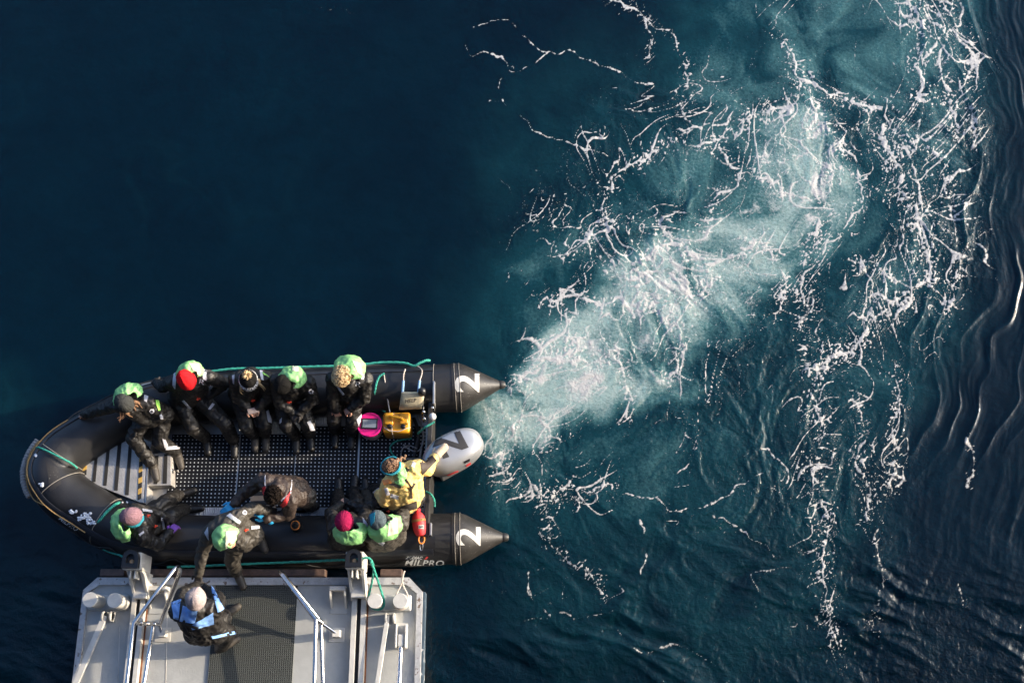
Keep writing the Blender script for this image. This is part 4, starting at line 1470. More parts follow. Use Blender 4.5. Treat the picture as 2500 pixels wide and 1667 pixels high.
# raised rim round the deck
inn = [Vector((o3[0].x + .065, YB, 0)), Vector((o3[0].x + .065, o3[0].y - .02, 0)), Vector((o3[1].x + .03, o3[1].y - .085, 0)), Vector((o3[2].x - .03, o3[2].y - .085, 0)), Vector((o3[3].x - .065, o3[3].y - .02, 0)), Vector((o3[3].x - .065, YB, 0))]
bm = bmesh.new()
rim_out = [p + Vector((0, 0, 0)) for p in poly]
for i in range(5):
    a, b, c, d = rim_out[i], rim_out[i + 1], inn[i + 1], inn[i]
    prism(bm, [a, b, c, d], ZD + .001, ZD + .045)
bmesh.ops.remove_doubles(bm, verts=bm.verts[:], dist=.0005)
bm_obj('rim', bm, plat, M['paint_worn'])
bm = bmesh.new()
beam(bm, Vector((o3[3].x + .014, o3[3].y, .36)), Vector((o3[3].x + .014, YB, .36)), .026, .24)
bm_obj('side_band', bm, plat, mat('blue_side_paint', (.05, .08, .11), .5, var=.3, vscale=12, speck=((.5, .5, .5), 12, .62)))
# timber fender along the front edge: three lengths
for x0, x1 in ((250, 309), (372, 796), (930, 983)):
    bm = bmesh.new()
    a, b = pd(x0, 1399, .44), pd(x1, 1399, .44)
    beam(bm, a, b, .085, .16, bev=.008)
    bm_obj('fender_timber', bm, plat, M['wood'])
# weld beads on the deck
for x, y0, y1 in ((292, 1530, 1680), (408, 1500, 1680)):
    bm = bmesh.new()
    a, b = pd(x, y0), pd(x - 4, y1)
    tube(bm, [a, b], .004, 6)
    bm_obj('weld_bead', bm, deck, M['paint_light'], True)
# mat
a, b = pd(527, 1429), pd(727, 1429)
for y0, y1 in ((a.y, pd(600, 1556).y + .004), (pd(600, 1556).y - .002, YB)):
    bm = bmesh.new()
    prism(bm, [(a.x, y1), (b.x, y1), (b.x, y0), (a.x, y0)], ZD + .001, ZD + .016)
    bm_obj('tread_mat', bm, plat, M['mesh_mat'])

# two raised guide tracks with a slot
for xa, xb in ((326, 358), (861, 896)):
    a, b = pd(xa, 1428, .58), pd(xb, 1428, .58)
    tr = bpy.data.objects.new('guide_track', None)
    COL.objects.link(tr)
    tr.parent = plat
    bm = bmesh.new()
    w = (b.x - a.x)
    prism(bm, [(a.x, YB), (a.x + w * .36, YB), (a.x + w * .36, a.y), (a.x, a.y)], ZD + .001, ZD + .085, .004)
    bm_obj('channel', bm, tr, M['paint_light'])
    bm = bmesh.new()
    prism(bm, [(b.x - w * .36, YB), (b.x, YB), (b.x, a.y), (b.x - w * .36, a.y)], ZD + .001, ZD + .085, .004)
    bm_obj('channel', bm, tr, M['paint_light'])
    bm = bmesh.new()
    prism(bm, [(a.x + w * .365, YB), (b.x - w * .365, YB), (b.x - w * .365, a.y - .02), (a.x + w * .365, a.y - .02)], ZD + .001, ZD + .02)
    bm_obj('slot', bm, tr, M['slot'])
    bm = bmesh.new()
    prism(bm, [(b.x + .003, YB), (b.x + .022, YB), (b.x + .018, a.y - .05), (b.x + .003, a.y - .05)], ZD + .002, ZD + .012)
    bm_obj('rust_streak', bm, tr, M['rust'])
    bm = bmesh.new()
    prism(bm, [(a.x + w * .38, a.y - .75), (b.x - w * .38, a.y - .75), (b.x - w * .38, a.y - .05), (a.x + w * .38, a.y - .05)], ZD + .022, ZD + .055, .004)
    bm_obj('slide_bar', bm, tr, M['grip'])


def fairlead(px, py, label):
    """tall mooring fairlead: grey box on two arms, black top plate with a rounded eye"""
    zt = 1.12
    f = bpy.data.objects.new('fairlead', None)
    COL.objects.link(f)
    f.parent = plat
    f['label'] = label
    c = P(px, py, zt)
    w, h = .095, .105
    bm = bmesh.new()
    prism(bm, [(c.x - w - .006, c.y - h), (c.x + w + .006, c.y - h), (c.x + w + .006, c.y + h * .85), (c.x - w - .006, c.y + h * .85)], .70, zt - .03, .012)
    body = bm_obj('fairlead_box', bm, f, M['paint_light'])
    # plate with a hole: outer arch and inner eye lofted as one ring
    def arch(wd, y0, y1, n=10):
        pts = [(-wd, y0), (wd, y0)]
        for k in range(n + 1):
            t = math.pi * k / n
            pts.append((wd * math.cos(t), y1 + wd * math.sin(t)))
        return pts
    oa, ia = arch(w, -h * .9, h * .15), arch(w * .50, -h * .38, h * .15)
    bm = bmesh.new()
    rings = []
    for z, pts in ((zt - .03, oa), (zt + .025, oa), (zt + .03, [(x * .96, y * .96) for x, y in oa]), (zt + .03, ia), (zt - .028, ia)):
        rings.append([Vector((c.x + x, c.y + y, z)) for x, y in pts])
    ring_loft(bm, rings, False, False)
    pt = bm_obj('top_plate', bm, f, M['black_plastic'], True, angle=30)
    bm = bmesh.new()
    prism(bm, [(c.x + x * .98, c.y + y * .98) for x, y in ia], zt - .045, zt - .024)
    bm_obj('eye_bottom', bm, f, M['slot'])
    bm = bmesh.new()
    lathe(bm, (c.x + .006, c.y - .022, zt - .02), [(.026, 0), (.03, .008), (.018, .018)], 16)
    bm_obj('rusty_bolt', bm, f, mat('rusty_pin', (.42, .26, .14), .6, var=.4, vscale=30), True)
    for s in (-1, 1):
        bm = bmesh.new()
        x = c.x + s * (w - .02)
        b2 = [(c.y - h, .74), (c.y - h, .98), (c.y - h - .10, .84), (c.y - h - .30, .60), (c.y - h - .30, .51), (c.y - h - .10, .51), (c.y - h - .06, .66)]
        v0 = [bm.verts.new((x - .014, y, z)) for y, z in b2]
        v1 = [bm.verts.new((x + .014, y, z)) for y, z in b2]
        n = len(b2)
        bm.faces.new(v0)
        bm.faces.new(list(reversed(v1)))
        for i in range(n):
            bm.faces.new((v0[i], v0[(i + 1) % n], v1[(i + 1) % n], v1[i]))
        bm_obj('arm', bm, f, M['paint_light'])
    for s in (-.3, .25):
        bm = bmesh.new()
        box(bm, (c.x + s * w, c.y - h - .045, .93), AX, (.010, .045, .09), .006)
        bm_obj('lug', bm, f, M['paint_light'])
    bm = bmesh.new()
    prism(bm, [(c.x - w * .8, c.y - h - .28), (c.x + w * .8, c.y - h - .28), (c.x + w * .8, c.y - h * .9), (c.x - w * .8, c.y - h * .9)], .52, .70, .006)
    bm_obj('foot', bm, f, M['paint_light'])
    return f


fairlead(320, 1366, 'fairlead beside the looped steel handrail')
fairlead(864, 1364, 'fairlead with the green rope through its eye')


def bitts(x0, y0, x1, y1, tops, zt):
    """a pair of mooring bollards on one low base"""
    f = bpy.data.objects.new('bollard_pair', None)
    COL.objects.link(f)
    f.parent = plat
    a, b = pd(x0, y1), pd(x1, y0)
    bm = bmesh.new()
    prism(bm, [(a.x, a.y), (b.x, a.y), (b.x, b.y), (a.x, b.y)], ZD + .001, ZD + .06, .022)
    bm_obj('base', bm, f, M['paint'])
    for px, py in tops:
        c = P(px, py, zt)
        bm = bmesh.new()
        lathe(bm, (c.x, c.y, 0), [(.080, ZD + .05), (.078, zt - .05), (.084, zt - .045), (.085, zt - .004), (.081, zt)], 32)
        bm_obj('bollard', bm, f, M['paint_light'], True, angle=30)


bitts(216, 1451, 318, 1490, ((219, 1463), (279, 1465)), .86)
bitts(903, 1452, 1006, 1492, ((915, 1466), (977, 1466)), .80)


def strut(p0, p1, w, lug):
    f = bpy.data.objects.new('strut', None)
    COL.objects.link(f)
    f.parent = plat
    a, b = P(*p0), P(*p1)
    d = (b - a).normalized()
    b = a + d * min((b - a).length * 1.2, (a.y - YB - .02) / max(.05, -d.y))
    bm = bmesh.new()
    beam(bm, a, b, w, .05, bev=.004)
    bm_obj('bar', bm, f, M['paint_light'])
    c = P(*lug)
    for s in (-1, 1):
        bm = bmesh.new()
        lathe(bm, c + Vector((s * .045 - .006, 0, 0)), [(.06, 0), (.06, .016)], 20, (AX[1], AX[2], AX[0]))
        box(bm, (c.x + s * .045 + .002, c.y, (ZD + c.z) / 2 - .02), AX, (.008, .055, (c.z - ZD) / 2 + .02))
        bm_obj('lug', bm, f, M['paint_light'])


strut((257, 1502, .62), (186, 1667, .62), .065, (262, 1504, .62))
strut((947, 1502, .62), (921, 1667, .62), .05, (952, 1508, .62))
# hinge box and ram on the right
f = bpy.data.objects.new('ram', None)
COL.objects.link(f)
f.parent = plat
c = P(979, 1552, .6)
for s in (-1, 1):
    bm = bmesh.new()
    box(bm, (c.x + s * .055, c.y, .575), AX, (.012, .13, .07), .01)
    bm_obj('cheek', bm, f, M['paint_light'])
bm = bmesh.new()
prism(bm, [(c.x - .07, c.y - .14), (c.x + .07, c.y - .14), (c.x + .07, c.y + .15), (c.x - .07, c.y + .15)], ZD + .001, ZD + .02, .004)
bm_obj('base_plate', bm, f, M['paint_light'])
bm = bmesh.new()
tube(bm, [Vector((c.x, c.y - .03, .60)), Vector((c.x - .01, YB + .01, .62))], .028, 14)
bm_obj('rod', bm, f, M['steel'], True)
bm = bmesh.new()
box(bm, (c.x, c.y - .05, .60), AX, (.036, .07, .034), .012)
bm_obj('clevis', bm, f, M['paint_light'])


def bracket(x0, y0, x1, y1):
    """U-shaped stowage bracket on a plate"""
    f = bpy.data.objects.new('stowage_bracket', None)
    COL.objects.link(f)
    f.parent = plat
    a, b = pd(x0, y1), pd(x1, y0)
    w, h = b.x - a.x, b.y - a.y
    bm = bmesh.new()
    prism(bm, [(a.x, a.y), (b.x, a.y), (b.x, b.y), (a.x, b.y)], ZD + .001, ZD + .014, .003)
    bm_obj('base_plate', bm, f, M['paint'])
    bm = bmesh.new()
    prism(bm, [(a.x + .01, b.y - .05), (b.x - .01, b.y - .05), (b.x - .01, b.y), (a.x + .01, b.y)], ZD + .015, ZD + .20, .005)
    bm_obj('back_bar', bm, f, M['paint_light'])
    for x in (a.x + .018, b.x - .018):
        bm = bmesh.new()
        y2 = b.y - .055
        pts = [(y2, ZD + .015), (y2, ZD + .20), (y2 - .05, ZD + .19), (y2 - h * .62, ZD + .03), (y2 - h * .62, ZD + .015)]
        v0 = [bm.verts.new((x - .008, y, z)) for y, z in pts]
        v1 = [bm.verts.new((x + .008, y, z)) for y, z in pts]
        n = len(pts)
        bm.faces.new(v0)
        bm.faces.new(list(reversed(v1)))
        for i in range(n): bm.faces.new((v0[i], v0[(i + 1) % n], v1[(i + 1) % n], v1[i]))
        bm_obj('cheek', bm, f, M['paint_light'])


bracket(364, 1434, 420, 1498)
bracket(806, 1434, 852, 1498)


def handrail(name_label, top0, tip0, tip1, low0, rail_top, rail_low, r, clampc):
    f = bpy.data.objects.new('handrail', None)
    COL.objects.link(f)
    f.parent = plat
    f['label'] = name_label
    bm = bmesh.new()
    t0, a, b, l0 = P(*top0), P(*tip0), P(*tip1), P(*low0)
    tip = a + (a - t0).normalized() * .05
    tip2 = b + (b - l0).normalized() * .05
    tube(bm, [t0] + spline([a, tip.lerp(tip2, .2), tip.lerp(tip2, .8), b], 6) + [l0], r, 14)
    bm_obj('loop_tube', bm, f, M['steel'], True)
    for p, q in ((t0, rail_top), (l0 + (t0 - l0) * .25, rail_low)):
        e = P(*q)
        d = (e - p).normalized()
        e = p + d * ((p.y - YB - .03) / max(.05, -d.y))
        bm = bmesh.new()
        tube(bm, [p, e], r * .92, 14)
        bm_obj('rail_tube', bm, f, M['steel'], True)
    bm = bmesh.new()
    tube(bm, [t0, l0], r * .9, 12)
    bm_obj('link_bar', bm, f, M['steel'], True)
    c = P(*clampc)
    bm = bmesh.new()
    box(bm, (c.x, c.y, (c.z + ZD) / 2), AX, (.045, .04, (c.z - ZD) / 2), .006)
    bm_obj('post', bm, f, M['paint_light'])
    bm = bmesh.new()
    prism(bm, [(c.x - .10, c.y - .09), (c.x + .08, c.y - .09), (c.x + .08, c.y + .07), (c.x - .10, c.y + .07)], ZD + .001, ZD + .012, .003)
    bm_obj('foot_plate', bm, f, M['paint_light'])
    bm = bmesh.new()
    tube(bm, [l0, Vector((c.x, c.y, c.z - .02))], r * .8, 10)
    for k in range(3):
        p = t0.lerp(l0, .25 + .25 * k)
        ellipsoid(bm, p + Vector((.01, .0, .02)), AX, (.035, .03, .03), 10, 7)
    bm_obj('clamp_joint', bm, f, M['steel'], True)


handrail('looped steel handrail leaning over the crew member', (327, 1520, 1.30), (424, 1391, 1.22), (438, 1400, .98), (390, 1524, .62), (309, 1667, 1.30), (351, 1667, .85), .024, (393, 1545, .62))
handrail('steel handrail seen edge-on beside the dark mat', (771, 1512, 1.30), (690, 1403, 1.22), (693, 1404, .98), (787, 1522, .70), (767, 1667, 1.28), (788, 1667, .82), .024, (820, 1545, .66))

# ropes on the platform
rope('platform_rope', [(408, 1384, .60), (470, 1382, .60), (560, 1378, .60), (660, 1374, .60), (760, 1370, .66), (838, 1366, .86), (866, 1366, 1.08), (900, 1362, 1.10), (912, 1385, 1.0), (908, 1420, .8), (901, 1450, .70), (900, 1468, .66), (910, 1484, .64), (930, 1486, .64), (938, 1470, .66), (930, 1440, .76), (915, 1395, .98), (905, 1370, 1.08)], .014, M['rope_green'], 'green rope strung between the fairleads and looped on a bollard', lay=3)
rope('bow_tail_rope', [(252, 1340, .50), (270, 1348, .50), (290, 1354, .56), (305, 1362, .8), (318, 1370, 1.08)], .013, M['rope_green'], 'green rope from the bow tube to the first fairlead', lay=3)
rope('bollard_rope', [(988, 1393, .60), (982, 1410, .62), (985, 1430, .62), (996, 1455, .62), (994, 1478, .62), (978, 1488, .62), (962, 1476, .62), (968, 1450, .62), (980, 1425, .62), (985, 1400, .62)], .009, M['rope_white'], 'thin cream rope tied round the outermost bollard')

# the ship's side, just below the picture: what the water near it mirrors
bm = bmesh.new()
prism(bm, [(-30, -14), (45, -14), (45, YB), (-30, YB)], -2, 11.6)
hull_o = bm_obj('ship_hull', bm, None, M['hull_blue'])
tag(hull_o, 'dark side of the ship that the boarding platform belongs to', kind='structure')
# ------------------------------------------------------------------ people
M['suit'] = mat('black_suit_cloth', (.0135, .0118, .0103), .55, var=.12, vscale=4, bump=.25, bscale=30, bdist=.012)
M['suit_olive_lit'] = mat('olive_lit_suit_cloth', (.042, .036, .028), .6, var=.1, vscale=4, bump=.25, bscale=30, bdist=.012)  # black suit cloth with its brown-olive sunlit tone put into the colour
M['suit_brown'] = mat('brown_jacket_cloth', (.036, .023, .017), .62, var=.1, vscale=4, bump=.25, bscale=30, bdist=.012)
M['suit_yellow'] = mat('yellow_jacket_cloth', (.72, .50, .17), .7, var=.14, vscale=9, bump=.4, bscale=24, bdist=.014)
M['boot'] = mat('dark_boot', (.010, .0095, .009), .5, var=.3, bump=.3, bscale=60, bdist=.004)
M['boot_worn'] = mat('worn_boot', (.05, .043, .035), .6, var=.35, bump=.3, bscale=60, bdist=.004)
M['skin'] = mat('skin', (.50, .27, .19), .5, var=.12, vscale=20)
M['lip'] = mat('lip', (.38, .13, .11), .5)
M['eye'] = mat('eye', (.02, .015, .012), .2)
M['hood'] = mat('green_hood_cloth', (.25, .54, .19), .6, var=.1, vscale=8, bump=.5, bscale=18, bdist=.02)
M['reflect'] = mat('grey_reflective_tape', (.48, .48, .52), .45, var=.1)
M['lime'] = mat('lime_patch', (.35, .75, .12), .6)
M['glove_blue'] = mat('blue_rubber_glove', (.02, .28, .52), .42, var=.15)
M['glove_purple'] = mat('purple_glove', (.22, .08, .42), .7)
M['glove_dark'] = mat('dark_glove', (.028, .024, .022), .65, var=.2)
M['glove_cream'] = mat('cream_mitten', (.46, .36, .26), .8, var=.12, bump=.4, bscale=40)
M['glove_grey'] = mat('grey_glove', (.30, .28, .26), .8)
M['light_blue'] = mat('light_blue_cloth', (.20, .38, .74), .65, var=.12, bump=.4, bscale=24, bdist=.012)
M['whistle'] = mat('red_whistle', (.75, .06, .02), .4)
HAT = lambda n, c, v=.16, b=.8: mat(n, c, .9, var=v, vscale=30, bump=b, bscale=75, bdist=.009, spec=.15)
M['hat_grey'] = HAT('charcoal_knit', (.04, .041, .039))
M['hat_red'] = HAT('red_knit', (.55, .010, .014))
M['hat_black'] = HAT('black_knit', (.007, .0065, .006))
M['hat_lilac'] = HAT('lilac_knit', (.22, .125, .145))
M['hat_crimson'] = HAT('crimson_knit', (.25, .008, .05))
M['hat_steel'] = HAT('steel_fleece', (.065, .085, .095))
M['hat_teal'] = HAT('teal_knit', (.03, .25, .32))
M['hat_pale'] = HAT('pale_grey_fleece', (.34, .28, .27))
M['hair_light'] = mat('blond_hair', (.56, .40, .21), .6, var=.4, vscale=30, bump=.8, bscale=50, bdist=.02)
M['hair_brown'] = mat('brown_hair', (.22, .12, .065), .6, var=.4, vscale=30, bump=.8, bscale=50, bdist=.02)
M['hair_dark'] = mat('dark_hair', (.010, .006, .004), .65, var=.4, vscale=30, bump=.9, bscale=60, bdist=.02, spec=.12)


def knit_pattern():
    """black and white patterned knit in bands round the hat"""
    m = HAT('patterned_knit', (.02, .02, .02))
    nt = m.node_tree
    L = nt.links.new
    b = nt.nodes['Principled BSDF']
    tc = node(nt, 'ShaderNodeTexCoord')
    ck = node(nt, 'ShaderNodeTexVoronoi', Scale=52.0, Randomness=.5)
    L(tc.outputs['Object'], ck.inputs['Vector'])
    mr = node(nt, 'ShaderNodeMapRange')
    for k, s in zip((1, 2), (.38, .46)): mr.inputs[k].default_value = s
    L(ck.outputs['Distance'], mr.inputs[0])
    mx = node(nt, 'ShaderNodeMix', data_type='RGBA')
    mx.inputs[6].default_value = (.02, .02, .02, 1)
    mx.inputs[7].default_value = (.55, .53, .52, 1)
    L(mr.outputs[0], mx.inputs[0])
    L(mx.outputs[2], b.inputs['Base Color'])
    return m


M['hat_pattern'] = knit_pattern()


def head_axes(face, pitch, roll=0):
    t, p = R(face), R(pitch)
    F = Vector((math.cos(t) * math.cos(p), math.sin(t) * math.cos(p), -math.sin(p)))
    U = Vector((math.cos(t) * math.sin(p), math.sin(t) * math.sin(p), math.cos(p)))
    S = F.cross(U)
    if roll:
        q = Quaternion(F, R(roll))
        U, S = q @ U, q @ S
    return F, U, S


def fingers_hand(bm, w, d, nrm, k=1.0, curl=35, spread=1.0, mitten=False, thumb=1):
    """palm, four fingers of unequal length with two bends, thumb from the side of the palm"""
    d = d.normalized()
    s = d.cross(nrm).normalized()
    nrm = s.cross(d).normalized()
    pc = w + d * .05 * k
    for o in (-.026, -.009, .009, .026):
        capsule(bm, w + d * .01 * k + s * o * .75 * k, .018 * k, w + d * .088 * k + s * o * k, .0145 * k, 10)
    if mitten:
        capsule(bm, w + d * .05 * k, .046 * k, w + d * .15 * k - nrm * .015 * k, .042 * k, 12)
    else:
        for o, ln in ((-.028, .066), (-.0095, .078), (.0095, .072), (.028, .056)):
            a = w + d * .088 * k + s * o * k
            sd_ = (d + s * o * 4 * spread)
            c1, c2 = R(curl), R(curl * 1.9)
            b = a + (sd_ * math.cos(c1) - nrm * math.sin(c1)).normalized() * ln * .55 * k
            c = b + (sd_ * math.cos(c2) - nrm * math.sin(c2)).normalized() * ln * .5 * k
            capsule(bm, a, .0115 * k, b, .0102 * k, 10)
            capsule(bm, b, .0102 * k, c, .0086 * k, 10)
    a = w + d * .025 * k + s * .03 * thumb * k
    b = a + (d * .7 + s * .75 * thumb - nrm * .25).normalized() * .038 * k
    c = b + (d * .95 + s * .2 * thumb - nrm * .35).normalized() * .034 * k
    capsule(bm, a, .016 * k, b, .013 * k, 10)
    capsule(bm, b, .013 * k, c, .0105 * k, 10)


PEOPLE = {}


def person(key, label, J, face, pitch, suit='suit', trousers=None, group=None, roll=0, hand_l='glove_dark', hand_r='glove_dark', boots='boot',
           hat=None, hood=None, bulk=1.0, curl=35, hat_tip=None, toes=None, limb_check=True, mitten_r=False):
    g = {k: P(*v) for k, v in J.items()}
    sh = (g['sL'] - g['sR']).normalized()
    mid = (g['sL'] + g['sR']) / 2
    pv = g['pv']
    hw = sh.copy()
    hw.z = 0
    hw.normalize()
    hL, hR_ = pv + hw * .10, pv - hw * .10
    base = Vector((pv.x, pv.y, min(g['aL'].z, g['aR'].z) - .09))
    root = thing('person', base, label, 'person', group)
    PEOPLE[key] = root
    F, U, S = head_axes(face, pitch, roll)
    hd = g['hd']
    sm = M[suit]
    tm = M[trousers or suit]
    nk = hd - U * .10 - F * .02
    fwd = sh.cross((mid - pv).normalized())
    if fwd.dot(F) < 0: fwd = -fwd
    # ---- body: one continuous skin, head to toe
    bm = bmesh.new()
    ellipsoid(bm, hd + U * .015 - F * .008, (S, F, U), (.074, .094, .105))
    ellipsoid(bm, hd - U * .045 + F * .022, (S, F, U), (.056, .068, .070))
    capsule(bm, hd + F * .085 + U * .012, .010, hd + F * .104 - U * .022, .015)
    capsule(bm, hd + F * .082 - U * .045, .016, hd + F * .080 - U * .052, .014)
    capsule(bm, hd + F * .062 - U * .098, .022, hd + F * .05 - U * .09, .03)
    for s in (-1, 1):
        ellipsoid(bm, hd + S * (.077 * s) - F * .008 - U * .01, (S, F, U), (.010, .02, .031), 10, 7)
        capsule(bm, hd + S * (.030 * s) + F * .080 + U * .035, .012, hd + S * (.014 * s) + F * .086 + U * .035, .011)
        capsule(bm, hd + S * (.042 * s) + F * .060 - U * .025, .024, hd + S * (.035 * s) + F * .058 - U * .04, .024)
    capsule(bm, hd - U * .05, .056, nk.lerp(mid, .7), .062)
    capsule(bm, mid, .10, pv, .10)
    capsule(bm, g['sL'], .05, g['sR'], .05)
    for a, b, c in (('sL', 'eL', 'wL'), ('sR', 'eR', 'wR')):
        capsule(bm, g[a], .045, g[b], .036)
        capsule(bm, g[b], .036, g[c], .027)
    for h, k_, a in ((hL, 'kL', 'aL'), (hR_, 'kR', 'aR')):
        capsule(bm, h, .07, g[k_], .05)
        capsule(bm, g[k_], .05, g[a], .036)
    me = remeshed(bm, .013, 2)
    link('body', me, root, M['skin'])
    for s in (-1, 1):
        bm = bmesh.new()
        ellipsoid(bm, hd + S * (.030 * s) + F * .086 + U * .016, (S, F, U), (.013, .008, .008), 10, 7)
        bm_obj('eye', bm, root, M['eye'], True)
    bm = bmesh.new()
    capsule(bm, hd + F * .091 - U * .052 - S * .018, .006, hd + F * .091 - U * .052 + S * .018, .006)
    bm_obj('mouth', bm, root, M['lip'], True)
    # ---- jacket
    k = bulk * 1.09
    bm = bmesh.new()
    capsule(bm, mid - (mid - pv) * .12, .150 * k, pv.lerp(mid, .12), .158 * k)
    capsule(bm, g['sL'].lerp(mid, .12), .084 * k, g['sR'].lerp(mid, .12), .084 * k)
    for s_, h in ((g['sL'], hL), (g['sR'], hR_)):
        capsule(bm, s_.lerp(mid, .35), .10 * k, h.lerp(mid, .10), .122 * k)
    capsule(bm, mid + fwd * .05, .11 * k, pv.lerp(mid, .3) + fwd * .06, .12 * k)
    capsule(bm, mid, .09, nk.lerp(mid, .25), .078)
    for a, b, c in (('sL', 'eL', 'wL'), ('sR', 'eR', 'wR')):
        capsule(bm, g[a], .082 * k, g[b], .066 * k)
        capsule(bm, g[b], .068 * k, g[c], .050 * k)
    me = remeshed(bm, .0115, 3)
    sd_ = hash(key) % 97 if False else sum(ord(c) for c in key)
    wrinkle(me, .012, .075, sd_)
    wrinkle(me, .0032, .034, sd_ + 2)
    jk = link('jacket', me, root, sm)
    # ---- trousers
    bm = bmesh.new()
    capsule(bm, hL, .125 * k, hR_, .125 * k)
    capsule(bm, pv, .135 * k, pv.lerp(mid, .2), .13 * k)
    for h, k_, a in ((hL, 'kL', 'aL'), (hR_, 'kR', 'aR')):
        capsule(bm, h, .108 * k, g[k_], .082 * k)
        capsule(bm, g[k_], .084 * k, g[a] + (g[k_] - g[a]).normalized() * .03, .070 * k)
    me = remeshed(bm, .0115, 3)
    wrinkle(me, .0105, .075, sd_ + 5)
    wrinkle(me, .003, .034, sd_ + 7)
    tr = link('trousers', me, root, tm)
    # ---- boots
    for i, (kk, a) in enumerate((('kL', 'aL'), ('kR', 'aR'))):
        an = g[a]
        if toes: dv = Vector((math.cos(R(toes[i])), math.sin(R(toes[i])), 0))
        else:
            dv = g[kk] - pv
            dv.z = 0
            dv.normalize()
        z0 = an.z - .048
        bm = bmesh.new()
        capsule(bm, an + (g[kk] - an).normalized() * .10, .072, an, .064)
        capsule(bm, Vector((an.x, an.y, z0)) - dv * .05, .050, Vector((an.x, an.y, z0)) + dv * .10, .054)
        capsule(bm, Vector((an.x, an.y, z0)) + dv * .10, .054, Vector((an.x, an.y, z0 - .006)) + dv * .185, .043)
        capsule(bm, an, .052, Vector((an.x, an.y, z0)) + dv * .06, .048)
        me = remeshed(bm, .011, 3)
        link('boot', me, root, M[boots])
    # ---- hands
    for a, b, hm, th in (('eL', 'wL', hand_l, 1), ('eR', 'wR', hand_r, -1)):
        dv = (g[b] - g[a]).normalized()
        if ('hL' if a == 'eL' else 'hR') in g: dv = (g['hL' if a == 'eL' else 'hR'] - g[b]).normalized()
        nrm = Vector((0, 0, 1)) - dv * dv.z
        if nrm.length < .2: nrm = -F
        bm = bmesh.new()
        kk = 1.0 if hm == 'skin' else 1.18
        mit = mitten_r and a == 'eR'
        capsule(bm, g[b] - dv * .05, .036 * kk, g[b] + dv * .02, .030 * kk)
        fingers_hand(bm, g[b], dv, nrm.normalized(), kk, curl, 1.0, mit, th)
        me = remeshed(bm, .0058, 1)
        link('hand' if hm == 'skin' else ('mitten' if mit else 'glove'), me, root, M[hm])
    # ---- hood lying behind the head or worn
    if hood:
        hp, rad, worn = hood
        c = P(*hp).lerp(hd, .14) if hp else hd + U * .02 - F * .03
        bm = bmesh.new()
        rows, seg = 18, 30
        vs = {}
        rs = sd_ * .37
        for i in range(rows):
            a = R(-70 + 155 * i / (rows - 1))
            for j in range(seg):
                b = 2 * math.pi * j / seg
                n_ = S * (math.cos(a) * math.cos(b)) + F * (math.cos(a) * math.sin(b)) + U * math.sin(a)
                lim = .30 if worn else .30 + .25 * n_.dot(U)
                if n_.dot(F) > lim: continue
                if not worn and n_.dot(U) > .86 and n_.dot(F) > -.1: continue
                cr = 1 + .16 * mnoise.noise(n_ * 2.1 + Vector((rs, 0, 0))) + .10 * mnoise.noise(n_ * 5 + Vector((0, rs, 0)))
                p = c + (S * n_.dot(S) * rad[0] + F * n_.dot(F) * rad[1] + U * n_.dot(U) * rad[2]) * cr
                vs[i, j] = bm.verts.new(p)
        for i in range(rows - 1):
            for j in range(seg):
                q = [(i, j), (i, (j + 1) % seg), (i + 1, (j + 1) % seg), (i + 1, j)]
                q = [t for t in q if t in vs]
                if len(q) >= 3: bm.faces.new([vs[t] for t in q])
        for v in [v for v in bm.verts if not v.link_faces]: bm.verts.remove(v)
        bmesh.ops.smooth_vert(bm, verts=bm.verts[:], factor=.5, use_axis_x=True, use_axis_y=True, use_axis_z=True)
        bmesh.ops.recalc_face_normals(bm, faces=bm.faces[:])
        bmesh.ops.subdivide_edges(bm, edges=bm.edges[:], cuts=1, use_grid_fill=True)
        for v in bm.verts:
            v.co += (v.co - c).normalized() * (.012 * (0.3 - abs(mnoise.noise(v.co * 16 + Vector((rs, rs, 0))) * 2)))
        bmesh.ops.solidify(bm, geom=bm.faces[:], thickness=.008)
        bm_obj('hood', bm, root, M['hood'], True, angle=0)
    # ---- hat
    if hat:
        hm, style = hat
        hc = hd + U * .028 - F * .012
        tip = (U * .93 - F * .36).normalized() if hat_tip is None else (U + F * hat_tip[0] + S * hat_tip[1]).normalized()
        hs = tip.cross(F).normalized()
        hf = hs.cross(tip).normalized()
        if hf.dot(F) < 0: hf, hs = -hf, -hs
        bm = bmesh.new()
        seg = 64
        prof = [(.098, -.045), (.103, -.038), (.106, -.015), (.105, .012), (.100, .018), (.101, .03), (.099, .055), (.091, .085), (.074, .112), (.050, .130), (.025, .139), (.006, .141)]
        if style == 'peak': prof = prof[:7] + [(.094, .085), (.080, .115), (.060, .140), (.044, .162), (.032, .178), (.014, .188), (.004, .19)]
        if style == 'band': prof = [(.095, -.045), (.102, -.035), (.107, -.005), (.106, .03), (.100, .045), (.092, .045), (.092, -.045)]
        rings = []
        for r, z in prof:
            rg = []
            for q in range(seg):
                t = 2 * math.pi * q / seg
                rib = 1 + (.026 * math.cos(22 * t) if style in ('rib', 'cuff') and z > .02 or style == 'rib' else 0)
                rib *= 1 + .035 * mnoise.noise(Vector((math.cos(t) * 1.4, math.sin(t) * 1.4, z * 14 + sd_)))
                if z > .04: rib *= 1 + (.05 * math.cos(7 * t + sd_) + .03 * math.cos(11 * t)) * ((z - .04) / .09) ** 1.5
                if style == 'fold' and z > .05: rib *= 1 + .17 * math.cos(3 * t + .7) * (z - .05) / .09
                rg.append(hc + hs * (r * .98 * rib * math.cos(t)) + hf * (r * 1.12 * rib * math.sin(t)) + tip * z)
            rings.append(rg)
        if style == 'band': ring_loft(bm, rings + [rings[0]], False, False)
        else: ring_loft(bm, rings)
